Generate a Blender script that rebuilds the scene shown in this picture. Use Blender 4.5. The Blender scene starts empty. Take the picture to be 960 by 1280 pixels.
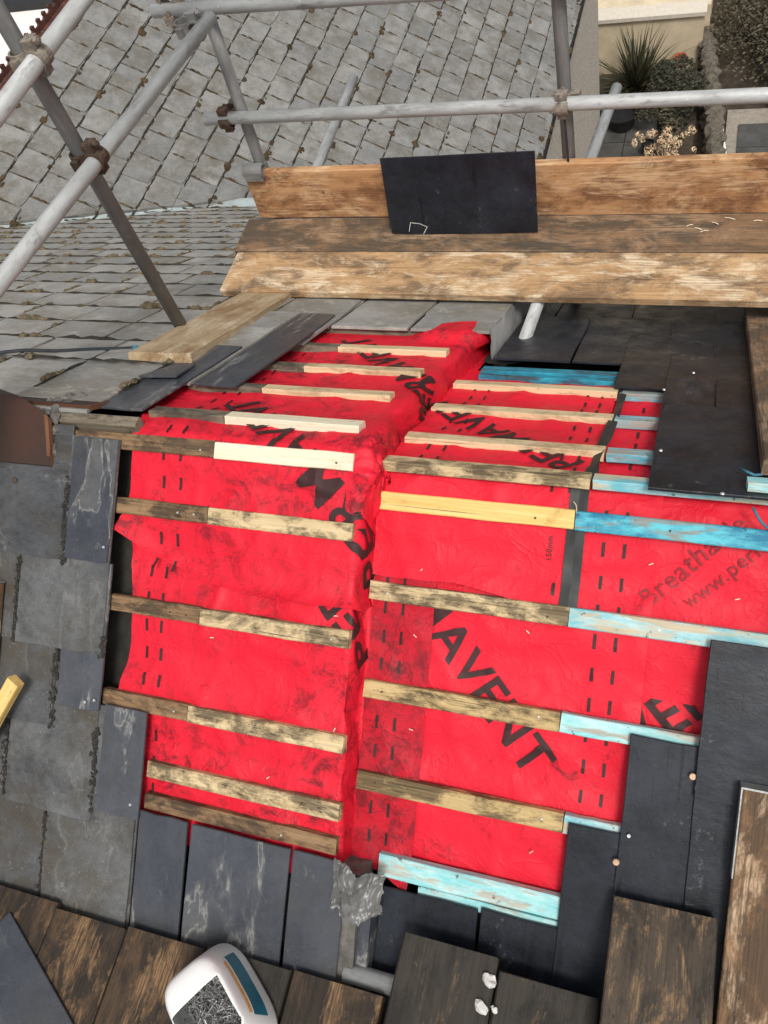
import bpy, bmesh, math, random
from math import sin, cos, tan, sqrt, pi, radians
from mathutils import Vector, Matrix, noise
random.seed(7)
scn = bpy.context.scene
COL = scn.collection

# ------------------------------------------------------------------ camera
F_PX = 1064.0                                   # focal length in photo pixels (photo 960 x 1280)
def cam_axes(yaw, pitch, roll):
    fwd = Vector((sin(yaw)*cos(pitch), cos(yaw)*cos(pitch), -sin(pitch)))
    right = Vector((cos(yaw), -sin(yaw), 0)); down = fwd.cross(right)
    return right*cos(roll)+down*sin(roll), -right*sin(roll)+down*cos(roll), fwd
CR, CD, CF = cam_axes(radians(-34.05), radians(55.15), radians(22.9))
CAM = Vector((0.7521, -1.1414, 1.6205))         # origin = ridge of the higher roof at the step
cd = bpy.data.cameras.new('camera'); cam = bpy.data.objects.new('camera', cd); COL.objects.link(cam)
cd.sensor_fit = 'VERTICAL'; cd.sensor_height = 36.0; cd.lens = 36.0*F_PX/1280
cd.clip_start = 0.02; cd.clip_end = 400
cam.matrix_world = Matrix(((CR.x, -CD.x, -CF.x, CAM.x), (CR.y, -CD.y, -CF.y, CAM.y), (CR.z, -CD.z, -CF.z, CAM.z), (0, 0, 0, 1)))
scn.camera = cam

# ------------------------------------------------------------------ sky, sun, exposure
SUN_EL, SUN_AZ = radians(60), radians(145)      # azimuth clockwise from +Y
w = bpy.data.worlds.new('World'); scn.world = w; w.use_nodes = True
nt = w.node_tree; bg = nt.nodes['Background']
sky = nt.nodes.new('ShaderNodeTexSky'); sky.sky_type = 'NISHITA'; sky.sun_disc = False
sky.sun_elevation = SUN_EL; sky.sun_rotation = SUN_AZ; sky.air_density = 1.0; sky.dust_density = 5.0
hs = nt.nodes.new('ShaderNodeHueSaturation'); hs.inputs['Saturation'].default_value = 0.22
nt.links.new(sky.outputs[0], hs.inputs['Color']); nt.links.new(hs.outputs[0], bg.inputs['Color'])
bg.inputs['Strength'].default_value = 0.10
sl = bpy.data.lights.new('sun', 'SUN'); sl.energy = 1.5; sl.angle = radians(14); sl.color = (1.0, 0.96, 0.9)
so = bpy.data.objects.new('sun', sl); COL.objects.link(so)
sd = Vector((sin(SUN_AZ)*cos(SUN_EL), cos(SUN_AZ)*cos(SUN_EL), sin(SUN_EL)))
so.rotation_euler = (-sd).to_track_quat('-Z', 'Y').to_euler(); so.location = (0, -4, 8)
scn.view_settings.view_transform = 'Standard'; scn.view_settings.look = 'None'
scn.view_settings.gamma = 1.0; scn.view_settings.exposure = 0.36
scn.render.engine = 'CYCLES'

# ------------------------------------------------------------------ geometry helpers
PH = radians(33.2); c, sn, tp = cos(PH), sin(PH), tan(PH)
HR = -0.08                                      # the right-hand roof sits 8 cm lower (along the normal)
ZR = HR/c
GZ = -7.6                                       # garden level
def ray(px, py): return CR*((px-480)/F_PX)+CD*((py-640)/F_PX)+CF
def on_plane(px, py, n, d):
    r = ray(px, py); n = Vector(n); return CAM+r*((d-n.dot(CAM))/n.dot(r))
def on_z(px, py, z): return on_plane(px, py, (0, 0, 1), z)
def on_y(px, py, y): return on_plane(px, py, (0, 1, 0), y)
def near_xs(px, py, h=0):
    p = on_plane(px, py, (0, -sn, c), h); return p.x, -(p.y*c+p.z*sn)
def far_xs(px, py, h=0):
    p = on_plane(px, py, (0, sn, c), h); return p.x, (p.y*c-p.z*sn)
def NP(x, s, h): return Vector((x, -s*c-h*sn, -s*sn+h*c))
def FP(x, s, h): return Vector((x, s*c+h*sn, -s*sn+h*c))
def basis(o, ux, uy, uz):
    return Matrix(((ux.x, uy.x, uz.x, o.x), (ux.y, uy.y, uz.y, o.y), (ux.z, uy.z, uz.z, o.z), (0, 0, 0, 1)))
AX, AY, AZ = Vector((1, 0, 0)), Vector((0, 1, 0)), Vector((0, 0, 1))
NUP, NNOR = Vector((0, c, sn)), Vector((0, -sn, c))           # up the near slope / its normal
FDN, FNOR = Vector((0, c, -sn)), Vector((0, sn, c))           # down the far slope / its normal
def MN(x, s, h): return basis(NP(x, s, h), AX, NUP, NNOR)      # frame on the near slope
def MF(x, s, h): return basis(FP(x, s, h), AX, FDN, FNOR)      # frame on the far slope

def link(o, parent=None, M=None):
    COL.objects.link(o)
    M = M or Matrix.Identity(4)
    if parent is not None:
        o.parent = parent
        M = Matrix.Translation(-parent_loc(parent)) @ M if parent.type == 'EMPTY' else parent['_m'] @ M if False else M
    o.matrix_basis = M
    return o
def parent_loc(p): return p.matrix_basis.translation
def me_from(bm, name, mat, smooth=False):
    me = bpy.data.meshes.new(name); bm.normal_update(); bm.to_mesh(me); bm.free()
    if mat: me.materials.append(mat)
    if smooth: me.polygons.foreach_set('use_smooth', [True]*len(me.polygons))
    return me
def obj(name, me, parent=None, M=None):
    if isinstance(me, bmesh.types.BMesh): raise TypeError
    return link(bpy.data.objects.new(name, me), parent, M)
def sub(name, me, parent, M=None):
    """a sub-part under a mesh part; M is in the space of the part's own parent frame (world)"""
    o = bpy.data.objects.new(name, me); COL.objects.link(o); o.parent = parent
    wm = parent.matrix_basis.copy(); p = parent.parent
    if p is not None: wm = p.matrix_basis @ wm
    o.matrix_basis = wm.inverted() @ (M or Matrix.Identity(4))
    return o
def thing(name, label, cat, loc=(0, 0, 0), group=None):
    o = bpy.data.objects.new(name, None); COL.objects.link(o); o.location = loc
    o.matrix_basis = Matrix.Translation(Vector(loc)); o.empty_display_size = 0.1
    return tag(o, label, cat, group)
def tag(o, label, cat, group=None):
    o['label'] = label; o['category'] = cat
    if group: o['group'] = group
    return o
def structure(o, label=None):
    o['kind'] = 'structure'
    if label: o['label'] = label
    return o
def bm_box(bm, x0, x1, y0, y1, z0, z1, M=None):
    vs = [bm.verts.new(v) for v in ((x0, y0, z0), (x1, y0, z0), (x1, y1, z0), (x0, y1, z0), (x0, y0, z1), (x1, y0, z1), (x1, y1, z1), (x0, y1, z1))]
    if M:
        for v in vs: v.co = M @ v.co
    for f in ((3, 2, 1, 0), (4, 5, 6, 7), (0, 1, 5, 4), (1, 2, 6, 5), (2, 3, 7, 6), (3, 0, 4, 7)): bm.faces.new([vs[i] for i in f])
    return vs
def plank_me(name, L, W, T, mat, jit=0.0015, bev=0.003, seg=4):
    """sawn timber, length along +x from 0, y centred, z from 0 to T"""
    bm = bmesh.new(); rings = []
    for i in range(seg+1):
        x = L*i/seg; b = bev if i in (0, seg) else 0
        jy, jz = random.uniform(-jit, jit), random.uniform(-jit, jit)
        prof = [(-W/2+bev, 0), (W/2-bev, 0), (W/2, bev), (W/2, T-bev), (W/2-bev, T), (-W/2+bev, T), (-W/2, T-bev), (-W/2, bev)]
        rings.append([bm.verts.new((x+random.uniform(-jit, jit)*(1 if i in (0, seg) else 0), y+jy+random.uniform(-jit, jit)*.4, z+jz*.4)) for y, z in prof])
    for i in range(seg):
        for k in range(8): bm.faces.new((rings[i][k], rings[i][(k+1) % 8], rings[i+1][(k+1) % 8], rings[i+1][k]))
    bm.faces.new(list(reversed(rings[0]))[::1]); bm.faces.new(rings[-1])
    bmesh.ops.recalc_face_normals(bm, faces=bm.faces)
    return me_from(bm, name, mat)
def bm_tube(bm, a, b, r, ri=None, n=20):
    a, b = Vector(a), Vector(b); d = (b-a).normalized(); u = d.orthogonal().normalized(); v = d.cross(u)
    def ring(p, q): return [bm.verts.new(p+u*cos(2*pi*k/n)*q+v*sin(2*pi*k/n)*q) for k in range(n)]
    A, B = ring(a, r), ring(b, r)
    for k in range(n): bm.faces.new((A[k], A[(k+1) % n], B[(k+1) % n], B[k]))
    if ri:
        A2, B2 = ring(a, ri), ring(b, ri)
        for k in range(n):
            bm.faces.new((A2[k], A2[(k+1) % n], B2[(k+1) % n], B2[k])); bm.faces.new((A[k], A[(k+1) % n], A2[(k+1) % n], A2[k])); bm.faces.new((B[k], B[(k+1) % n], B2[(k+1) % n], B2[k]))
    else:
        bm.faces.new(A); bm.faces.new(B)
def tube_obj(name, a, b, mat, parent=None, r=0.02415, ri=0.020, n=24):
    a, b = Vector(a), Vector(b); L = (b-a).length
    bm = bmesh.new(); bm_tube(bm, (0, 0, 0), (L, 0, 0), r, ri, n); bmesh.ops.recalc_face_normals(bm, faces=bm.faces)
    me = me_from(bm, name, mat)
    for p in me.polygons: p.use_smooth = abs(p.normal.x) < .5
    d = (b-a)/L; u = d.orthogonal().normalized()
    return obj(name, me, parent, basis(a, d, u, d.cross(u)))
def bm_rod(bm, pts, r, n=6):
    """a bent rod or cord through points"""
    rings = []
    for i, p in enumerate(pts):
        p = Vector(p); t = (Vector(pts[min(i+1, len(pts)-1)])-Vector(pts[max(i-1, 0)])).normalized()
        u = t.cross(Vector((.3, .2, .93))).normalized(); v = t.cross(u)
        rings.append([bm.verts.new(p+u*cos(2*pi*k/n)*r+v*sin(2*pi*k/n)*r) for k in range(n)])
    for i in range(len(rings)-1):
        for k in range(n): bm.faces.new((rings[i][k], rings[i][(k+1) % n], rings[i+1][(k+1) % n], rings[i+1][k]))
    bm.faces.new(rings[0][::-1]); bm.faces.new(rings[-1])

# ------------------------------------------------------------------ materials
class N:
    """small node-tree builder"""
    def __init__(s, name, rough=.6, spec=.4):
        s.m = bpy.data.materials.new(name); s.m.use_nodes = True; s.t = s.m.node_tree
        s.b = s.t.nodes['Principled BSDF']; s.b.inputs['Roughness'].default_value = rough
        s.b.inputs['Specular IOR Level'].default_value = spec
        s.co = s.n('ShaderNodeTexCoord').outputs['Object']
        s.rnd = s.n('ShaderNodeObjectInfo').outputs['Random']
        mul = s.n('ShaderNodeVectorMath'); mul.operation = 'SCALE'
        cb = s.n('ShaderNodeCombineXYZ'); s.l(s.rnd, cb.inputs[0]); s.l(s.rnd, cb.inputs[1]); s.l(s.rnd, cb.inputs[2])
        s.l(cb.outputs[0], mul.inputs[0]); mul.inputs['Scale'].default_value = 57.3
        ad = s.n('ShaderNodeVectorMath'); s.l(s.co, ad.inputs[0]); s.l(mul.outputs[0], ad.inputs[1]); s.rc = ad.outputs[0]
    def n(s, t): return s.t.nodes.new(t)
    def l(s, a, b): s.t.links.new(a, b)
    def noise(s, scale, detail=5, rough=.6, vec=None, stretch=None, dist=0):
        x = s.n('ShaderNodeTexNoise'); x.inputs['Scale'].default_value = scale; x.inputs['Detail'].default_value = detail
        x.inputs['Roughness'].default_value = rough; x.inputs['Distortion'].default_value = dist
        v = vec or s.rc
        if stretch:
            mp = s.n('ShaderNodeMapping'); mp.inputs['Scale'].default_value = stretch; s.l(v, mp.inputs[0]); v = mp.outputs[0]
        s.l(v, x.inputs['Vector']); return x.outputs['Fac']
    def ramp(s, fac, *stops):
        r = s.n('ShaderNodeValToRGB'); e = r.color_ramp.elements
        while len(e) < len(stops): e.new(.5)
        for el, (p, col) in zip(e, stops):
            el.position = p; el.color = (*col, 1) if isinstance(col, tuple) else (col, col, col, 1)
        s.l(fac, r.inputs[0]); return r.outputs[0]
    def mix(s, fac, a, b, mode='MIX'):
        x = s.n('ShaderNodeMix'); x.data_type = 'RGBA'; x.blend_type = mode
        for v, i in ((fac, 0), (a, 6), (b, 7)):
            if isinstance(v, (int, float)): x.inputs[i].default_value = v
            elif isinstance(v, tuple): x.inputs[i].default_value = (*v, 1)
            else: s.l(v, x.inputs[i])
        return x.outputs[2]
    def math(s, op, a, b=0.0):
        x = s.n('ShaderNodeMath'); x.operation = op
        for v, i in ((a, 0), (b, 1)):
            if isinstance(v, (int, float)): x.inputs[i].default_value = v
            else: s.l(v, x.inputs[i])
        return x.outputs[0]
    def col(s, v): s.l(v, s.b.inputs['Base Color']) if not isinstance(v, tuple) else setattr(s.b.inputs['Base Color'], 'default_value', (*v, 1)); return s
    def rough(s, v): s.l(v, s.b.inputs['Roughness']); return s
    def bump(s, h, dist=.002, st=.6):
        x = s.n('ShaderNodeBump'); x.inputs['Distance'].default_value = dist; x.inputs['Strength'].default_value = st
        s.l(h, x.inputs['Height']); s.l(x.outputs[0], s.b.inputs['Normal']); return s

def slate_mat(name, lo, hi, stain, stain_amt, rough, chalk=0.0, speck=0.3, lichen=None, blotch=0.0, var=1.0, spec=.25, drips=0.0):
    m = N(name, rough, spec)
    n1 = m.noise(6, 8, .72, dist=.3); n2 = m.noise(38, 6, .75)
    base = m.ramp(m.mix(.38, n1, n2), (.34, lo), (.64, hi))
    base = m.mix(1.0, base, m.mix(m.rnd, (1-.26*var, 1-.25*var, 1-.22*var), (1+.20*var, 1+.18*var, 1+.15*var)), 'MULTIPLY')
    st = m.ramp(m.noise(3.4, 8, .74), (.54-stain_amt*.20, 0.0), (.70-stain_amt*.18, .85))
    base = m.mix(st, base, stain)
    base = m.mix(m.ramp(n2, (.56, 0.0), (.68, .5)), base, tuple(x*.55 for x in lo))
    if speck: base = m.mix(m.ramp(m.noise(150, 3, .6), (.665, 0.0), (.71, speck)), base, (.42, .40, .37))
    if chalk:
        ch = m.noise(2.6, 6, .58, stretch=(2.0, .75, 1), dist=.35); blot = m.noise(13, 8, .8)
        base = m.mix(m.ramp(ch, (.555, 0.0), (.585, chalk*.25), (.60, min(1, chalk*1.4)), (.610, chalk*.30), (.80, chalk*.30)), base, m.ramp(blot, (.3, (.11, .105, .095)), (.62, (.30, .30, .285))))
    if blotch: base = m.mix(m.ramp(m.noise(9, 9, .82, stretch=(1, .8, 1)), (.60, 0.0), (.66, blotch)), base, (.34, .34, .33))
    if drips: base = m.mix(m.ramp(m.noise(1.0, 5, .6, stretch=(34, 2.2, 1), dist=.5), (.62, 0.0), (.66, drips)), base, tuple(x*.45 for x in lo))
    if lichen:
        base = m.mix(m.ramp(m.noise(15, 8, .8), (.55, 0.0), (.63, .8)), base, lichen)
    m.col(base)
    m.rough(m.ramp(m.noise(9, 5, .65), (.3, rough-.15), (.7, rough+.15)))
    st_ = m.math('DIVIDE', m.math('FLOOR', m.math('MULTIPLY', m.noise(7, 5, .6, stretch=(1, .6, 1)), 9.0)), 9.0)
    return m.bump(m.mix(.4, m.mix(.5, m.noise(26, 8, .75), st_), m.noise(5, 4, .6)), .005, .8).m
M_slate_wing = slate_mat('weathered_slate', (.150, .150, .145), (.305, .303, .290), (.140, .130, .106), .45, .70, speck=.30, lichen=(.275, .258, .215), var=.6)
M_slate_far = slate_mat('old_grey_slate', (.225, .222, .210), (.430, .422, .400), (.220, .200, .160), .45, .62, speck=.35, lichen=(.46, .43, .35), var=.7)
M_slate_near = slate_mat('damp_old_slate', (.032, .034, .036), (.145, .150, .153), (.070, .058, .042), .40, .46, chalk=.25, speck=.55, blotch=.32)
M_slate_blue = slate_mat('blue_grey_slate', (.036, .041, .051), (.074, .081, .097), (.060, .060, .058), .25, .36, chalk=.75, speck=.18, spec=.5, blotch=.22)
M_slate_black = slate_mat('new_black_slate', (.011, .0135, .019), (.026, .031, .042), (.007, .008, .011), .5, .40, chalk=0, speck=.07, blotch=.30, spec=.30, var=.5, drips=.75)

def wood(name, a, b, dirt, amt, rough=.7, grain=26, dirt_scale=6, spots=None, pale=None, pamt=.35):
    m = N(name, rough, .25)
    fine = m.noise(1.0, 4, .65, stretch=(5, 230, 230)); ring = m.noise(1.0, 5, .6, stretch=(1.3, grain*2.4, grain*2.4), dist=1.1)
    base = m.ramp(m.mix(.45, ring, fine), (.36, a), (.64, b))
    base = m.mix(m.ramp(fine, (.60, 0.0), (.72, .55)), base, tuple(x*.45 for x in a))
    big = m.noise(1.0, 9, .76, stretch=(dirt_scale*.75, dirt_scale*1.5, dirt_scale*1.5), dist=.4)
    base = m.mix(m.math('MULTIPLY', m.ramp(big, (.585-amt*.24, 0.0), (.70-amt*.22, 1.0)), m.ramp(fine, (.30, 1.0), (.70, .62))), base, dirt)
    base = m.mix(m.ramp(m.noise(1.0, 2, .5, stretch=(1.6, 120, 120), dist=.25), (.70, 0.0), (.735, .8)), base, tuple(x*.35 for x in dirt))
    base = m.mix(m.ramp(m.noise(46, 5, .7, stretch=(.5, 1, 1)), (.63, 0.0), (.70, .75)), base, tuple(x*.4 for x in dirt))
    if pale:
        pl = m.noise(1.0, 9, .76, stretch=(4.0, 9, 9), dist=.5); pg = m.noise(1.0, 3, .7, stretch=(9, 150, 150))
        base = m.mix(m.math('MULTIPLY', m.ramp(pl, (.60-pamt*.3, 0.0), (.70-pamt*.3, .95)), m.ramp(pg, (.40, .12), (.56, 1.0))), base, pale)
    if spots:
        v = m.n('ShaderNodeTexVoronoi'); v.inputs['Scale'].default_value = 5.5; m.l(m.rc, v.inputs['Vector'])
        base = m.mix(m.ramp(v.outputs['Distance'], (.045, .85), (.075, 0.0)), base, spots)
    m.col(base)
    return m.bump(m.mix(.5, fine, m.noise(1.0, 3, .6, stretch=(3, 70, 70))), .0022, .9).m
M_pine = wood('new_pine', (.60, .44, .25), (.76, .61, .39), (.34, .23, .12), .34, spots=(.22, .11, .05))
M_pine_white = wood('pale_new_pine', (.70, .60, .42), (.84, .77, .60), (.52, .41, .24), .22, spots=(.30, .17, .07))
M_pine_yel = wood('yellow_treated_pine', (.66, .42, .12), (.82, .60, .24), (.45, .27, .08), .22, spots=(.26, .13, .05))
M_batten_aged = wood('weathered_batten', (.38, .26, .11), (.64, .47, .23), (.055, .038, .022), .66, dirt_scale=11)
M_batten_worn = wood('scuffed_batten', (.48, .35, .18), (.74, .58, .34), (.060, .042, .026), .62, dirt_scale=11)
M_batten_old = wood('old_brown_batten', (.16, .092, .046), (.34, .215, .115), (.045, .032, .022), .58, dirt_scale=10)
M_batten_far = wood('damp_grey_batten', (.14, .115, .08), (.27, .23, .17), (.05, .042, .033), .5, dirt_scale=9)
M_board_new = wood('orange_scaffold_board', (.40, .19, .080), (.60, .35, .17), (.17, .075, .038), .50, dirt_scale=5, grain=10, spots=(.10, .045, .02), pale=(.66, .45, .26))
M_board_worn = wood('scuffed_scaffold_board', (.36, .205, .095), (.58, .38, .20), (.15, .10, .062), .55, dirt_scale=6, grain=10, pale=(.74, .60, .42))
M_board_dirty = wood('muddy_scaffold_board', (.150, .088, .048), (.30, .185, .105), (.070, .060, .046), .75, dirt_scale=6, grain=10, pale=(.36, .24, .15))
M_board_slope = wood('orange_brown_board', (.16, .085, .042), (.32, .185, .095), (.060, .042, .028), .62, dirt_scale=4, grain=10, pale=(.50, .36, .23))
M_board_black = wood('grimy_scaffold_board', (.026, .023, .019), (.056, .048, .038), (.017, .015, .013), .45, .6, dirt_scale=6, grain=10, pale=(.27, .165, .080), pamt=.10)
M_board_scuff = wood('scuffed_dark_board', (.040, .032, .024), (.092, .068, .046), (.020, .017, .014), .5, .6, dirt_scale=6, grain=10, pale=(.33, .20, .10), pamt=.30)
M_board_brown = wood('brown_grimy_board', (.040, .029, .020), (.120, .072, .038), (.020, .017, .014), .78, .62, dirt_scale=7, grain=10, pale=(.27, .160, .080), pamt=.28)
M_sole = wood('tan_plank', (.31, .215, .12), (.52, .40, .25), (.24, .14, .065), .42, dirt_scale=4, grain=12, pale=(.62, .52, .37))

def blue_wood(name, p1, p2, wear, under):
    m = N(name, .55, .35)
    g = m.noise(1.0, 7, .7, stretch=(3, 48, 48), dist=.4)
    paint = m.ramp(m.noise(1.0, 8, .75, stretch=(9, 30, 30)), (.40, p1), (.60, p2))
    base = m.mix(m.ramp(m.noise(1.0, 6, .72, stretch=(5, 26, 26), dist=.6), (.60-wear*.25, 0.0), (.66-wear*.2, .9)), paint, m.ramp(g, (.3, under), (.7, tuple(min(1, x*2) for x in under))))
    base = m.mix(m.ramp(m.noise(42, 3, .6), (.64, 0.0), (.70, .7)), base, (.02, .02, .02))
    m.col(base); return m.bump(g, .0012, .7).m
M_blue_deep = blue_wood('deep_teal_batten', (.006, .17, .29), (.10, .50, .58), .22, (.16, .15, .13))
M_blue_pale = blue_wood('pale_teal_batten', (.16, .46, .52), (.46, .66, .66), .55, (.38, .30, .19))
M_blue_mint = blue_wood('mint_batten', (.22, .58, .60), (.48, .72, .70), .34, (.30, .27, .22))
M_blue_far = blue_wood('worn_blue_batten', (.06, .36, .48), (.30, .56, .60), .50, (.22, .20, .17))
M_blue_dark = blue_wood('grimy_blue_batten', (.02, .14, .22), (.03, .36, .48), .50, (.035, .035, .035))

def membrane_mat(name, dirt, tint=1.0):
    m = N(name, .55, .25)
    base = m.ramp(m.noise(4, 4, .6, vec=m.co), (.3, (.68*tint, .011*tint, .030*tint)), (.7, (.77*tint, .017*tint, .040*tint)))
    d = m.ramp(m.noise(16, 9, .82, vec=m.co, dist=.5), (.56-dirt*.08, 0.0), (.66-dirt*.06, .9))
    d2 = m.ramp(m.noise(3.1, 5, .65, vec=m.co), (.47-dirt*.10, 0.0), (.66-dirt*.10, 1.0))
    base = m.mix(m.math('MULTIPLY', d, d2), base, (.16, .012, .018))
    sc = m.ramp(m.noise(1.0, 6, .7, vec=m.co, stretch=(9, 46, 46), dist=.8), (.66, 0.0), (.70, .55*min(1, dirt+.2)))
    base = m.mix(sc, base, (.22, .015, .022))
    base = m.mix(m.ramp(m.noise(170, 3, .6, vec=m.co), (.68, 0.0), (.71, .7)), base, (.10, .02, .02))
    m.col(base)
    n1 = m.noise(7, 4, .55, vec=m.co, dist=.8); cr = m.math('POWER', m.math('SUBTRACT', 1.0, m.math('ABSOLUTE', m.math('MULTIPLY', m.math('SUBTRACT', n1, .5), 2.6))), 14.0)
    n2 = m.noise(15, 3, .5, vec=m.co, dist=.5); cr2 = m.math('POWER', m.math('SUBTRACT', 1.0, m.math('ABSOLUTE', m.math('MULTIPLY', m.math('SUBTRACT', n2, .5), 2.6))), 20.0)
    h = m.math('ADD', m.math('ADD', m.math('MULTIPLY', cr, .30), m.math('MULTIPLY', cr2, .18)), m.math('ADD', m.math('MULTIPLY', m.noise(420, 2, .5, vec=m.co), .10), m.math('MULTIPLY', m.noise(24, 5, .6, vec=m.co), .45)))
    m.rough(m.ramp(m.noise(12, 5, .6, vec=m.co), (.3, .42), (.7, .68)))
    return m.bump(h, .0042, .75).m
M_red = membrane_mat('red_membrane', 1.0)
M_red_clean = membrane_mat('red_membrane_clean', .22)
M_red_dirty = membrane_mat('red_membrane_dirty', 1.25, .70)
def plain(name, colr, rough=.6, var=.25, scale=12, bump=.001, metal=0, spec=.4):
    m = N(name, rough, spec); lo = tuple(x*(1-var) for x in colr); hi = tuple(min(1, x*(1+var)) for x in colr)
    f = m.noise(scale, 6, .65); m.col(m.ramp(f, (.3, lo), (.7, hi))); m.b.inputs['Metallic'].default_value = metal
    return m.bump(m.noise(scale*4, 4, .6), bump, .6).m
M_print = plain('black_print', (.040, .012, .012), .6, .3)
M_print_faint = plain('faded_print', (.30, .012, .020), .6, .15)
M_felt = plain('old_underfelt', (.030, .027, .022), .85, .5, 20)
M_lead = plain('lead_sheet', (.40, .40, .39), .5, .35, 7, .003)
M_lead_pale = plain('oxidised_lead', (.40, .46, .45), .55, .25, 6, .003)
M_tape = plain('black_rubber_strip', (.026, .028, .027), .5, .3, 8)
M_plastic_grey = plain('grey_polythene', (.125, .125, .12), .3, .55, 14)
M_mortar = plain('mortar', (.13, .122, .108), .9, .45, 25, .004)
M_mortar_white = plain('white_mortar', (.62, .61, .58), .85, .2, 30, .003)
M_rope = plain('dark_rope', (.030, .036, .042), .8, .4, 40)
M_rope_blue = plain('blue_twine', (.05, .17, .24), .8, .4, 40)
M_clay = (lambda m: (m.col(m.mix(m.ramp(m.noise(7, 6, .7), (.45, 0.0), (.62, 1.0)), (.058, .026, .017), (.034, .025, .020))), m.bump(m.noise(30, 5, .6), .003, .7))[1].m)(N('old_clay', .65))
M_clay_edge = plain('clay_edge', (.16, .066, .034), .75, .3, 12)
M_clay_ridge = plain('dark_red_clay', (.085, .028, .020), .75, .5, 9)
def galv():
    m = N('galvanised_tube', .55, .4); m.b.inputs['Metallic'].default_value = .15
    base = m.ramp(m.noise(1.0, 6, .7, stretch=(5, 22, 22)), (.28, (.30, .30, .29)), (.5, (.47, .48, .47)), (.75, (.64, .65, .64)))
    base = m.mix(m.ramp(m.noise(1.0, 5, .7, stretch=(9, 30, 30)), (.56, 0.0), (.68, .75)), base, (.20, .19, .18))
    base = m.mix(m.ramp(m.noise(38, 3, .6), (.67, 0.0), (.72, .8)), base, (.68, .67, .64))
    return m.col(base).bump(m.noise(70, 4, .6), .0006, .6).m
M_galv = galv()
def galv_dull():
    m = N('dull_galvanised_tube', .6, .4); m.b.inputs['Metallic'].default_value = .2
    base = m.ramp(m.noise(1.0, 6, .7, stretch=(5, 26, 26)), (.28, (.13, .128, .122)), (.52, (.23, .228, .22)), (.78, (.36, .355, .345)))
    return m.col(m.mix(m.ramp(m.noise(30, 3, .6), (.66, 0.0), (.72, .6)), base, (.33, .31, .28))).bump(m.noise(60, 4, .6), .0008, .6).m
M_galv_dull = galv_dull()
M_rust = plain('rusty_steel', (.088, .058, .040), .7, .6, 60, .002, .3)
M_rust_pale = plain('dusty_coupler_steel', (.25, .215, .175), .75, .45, 60, .002, .2)
M_steel = plain('hoop_steel', (.34, .34, .33), .45, .3, 30, .001, .6)
M_nail = plain('steel_nail', (.30, .30, .30), .4, .4, 40, .0005, .45)
M_nailhead = plain('bright_nail_head', (.62, .63, .62), .4, .1, 40, .0005, .5)
M_copper = plain('copper_rivet', (.62, .42, .26), .4, .2, 40, .0005, .4)
M_white_plastic = plain('white_plastic', (.84, .84, .82), .32, .03, 5, .0003, 0, .5)
M_teal_label = plain('teal_label', (.015, .13, .19), .35, .25, 14, .0002)
M_orange_label = plain('orange_print', (.72, .36, .07), .4, .3, 90, .0002)
M_moss = plain('brown_moss', (.066, .044, .021), .95, .85, 9, .004)
M_dirt_shade = plain('joint_dirt_shade', (.034, .029, .021), .95, .6, 50, .003)  # dark colour for joint dirt and for slate shadows put in as strips
M_moss_pale = plain('straw_moss', (.125, .098, .058), .95, .8, 26, .004)
M_pebble = (lambda m: (m.col(m.ramp(m.noise(55, 4, .8), (.36, (.26, .22, .17)), (.5, (.50, .45, .38)), (.64, (.72, .67, .58)))), m.bump(m.noise(60, 4, .8), .01, .9))[1].m)(N('pebbledash', .9))
M_render = plain('white_render', (.80, .79, .76), .85, .04, 8)
M_cream = plain('cream_render', (.66, .55, .38), .85, .2, 3, .006)
M_glass = plain('dark_glass', (.012, .015, .02), .12, .2, 3, 0)
M_frame = plain('white_upvc', (.80, .80, .79), .4, .03, 5)
M_gutter = plain('black_gutter', (.018, .018, .018), .45, .3, 10)
M_soil = plain('garden_soil', (.060, .045, .032), .95, .5, 5, .02)
M_paving = plain('damp_paving', (.062, .060, .054), .7, .35, 4, .006)
M_slab = plain('grey_slab', (.075, .074, .070), .7, .3, 5, .005)
M_slab_edge = plain('pale_stone_edging', (.30, .265, .215), .85, .3, 9, .006)
M_stone = plain('garden_stone', (.125, .108, .083), .9, .5, 6, .01)
M_brickwall = plain('house_render', (.36, .33, .29), .9, .15, 5, .005)
def leaf_mat(name, a, b):
    m = N(name, .6, .3); g = m.n('ShaderNodeNewGeometry').outputs['Random Per Island']
    m.col(m.ramp(g, (0.0, a), (1.0, b))); return m.m
M_leaf_spiky = leaf_mat('dark_spiky_leaf', (.030, .032, .017), (.085, .080, .042))
M_leaf_shrub = leaf_mat('dark_shrub_leaf', (.020, .022, .013), (.062, .060, .034))
M_leaf_hedge = leaf_mat('brown_hedge_leaf', (.040, .033, .018), (.120, .100, .060))
M_leaf_straw = leaf_mat('straw_stem', (.48, .34, .20), (.80, .62, .42))
M_bark = plain('bark', (.06, .045, .03), .9, .4, 20, .004)
M_pot = plain('terracotta_pot', (.40, .085, .040), .7, .3, 8)
M_black_pl = plain('black_plastic', (.015, .015, .016), .4, .3, 10)

# ------------------------------------------------------------------ the ground and the garden below
def grid_slab(name, x0, x1, y0, y1, z, mat, t=.1):
    bm = bmesh.new(); bm_box(bm, x0, x1, y0, y1, z-t, z); return obj(name, me_from(bm, name, mat))
bm = bmesh.new(); vs = [bm.verts.new(v) for v in ((-150, -150, GZ), (150, -150, GZ), (150, 150, GZ), (-150, 150, GZ))]; bm.faces.new(vs)
structure(obj('ground', me_from(bm, 'ground', M_soil)), 'dark bare garden soil far below the roof')

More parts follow.
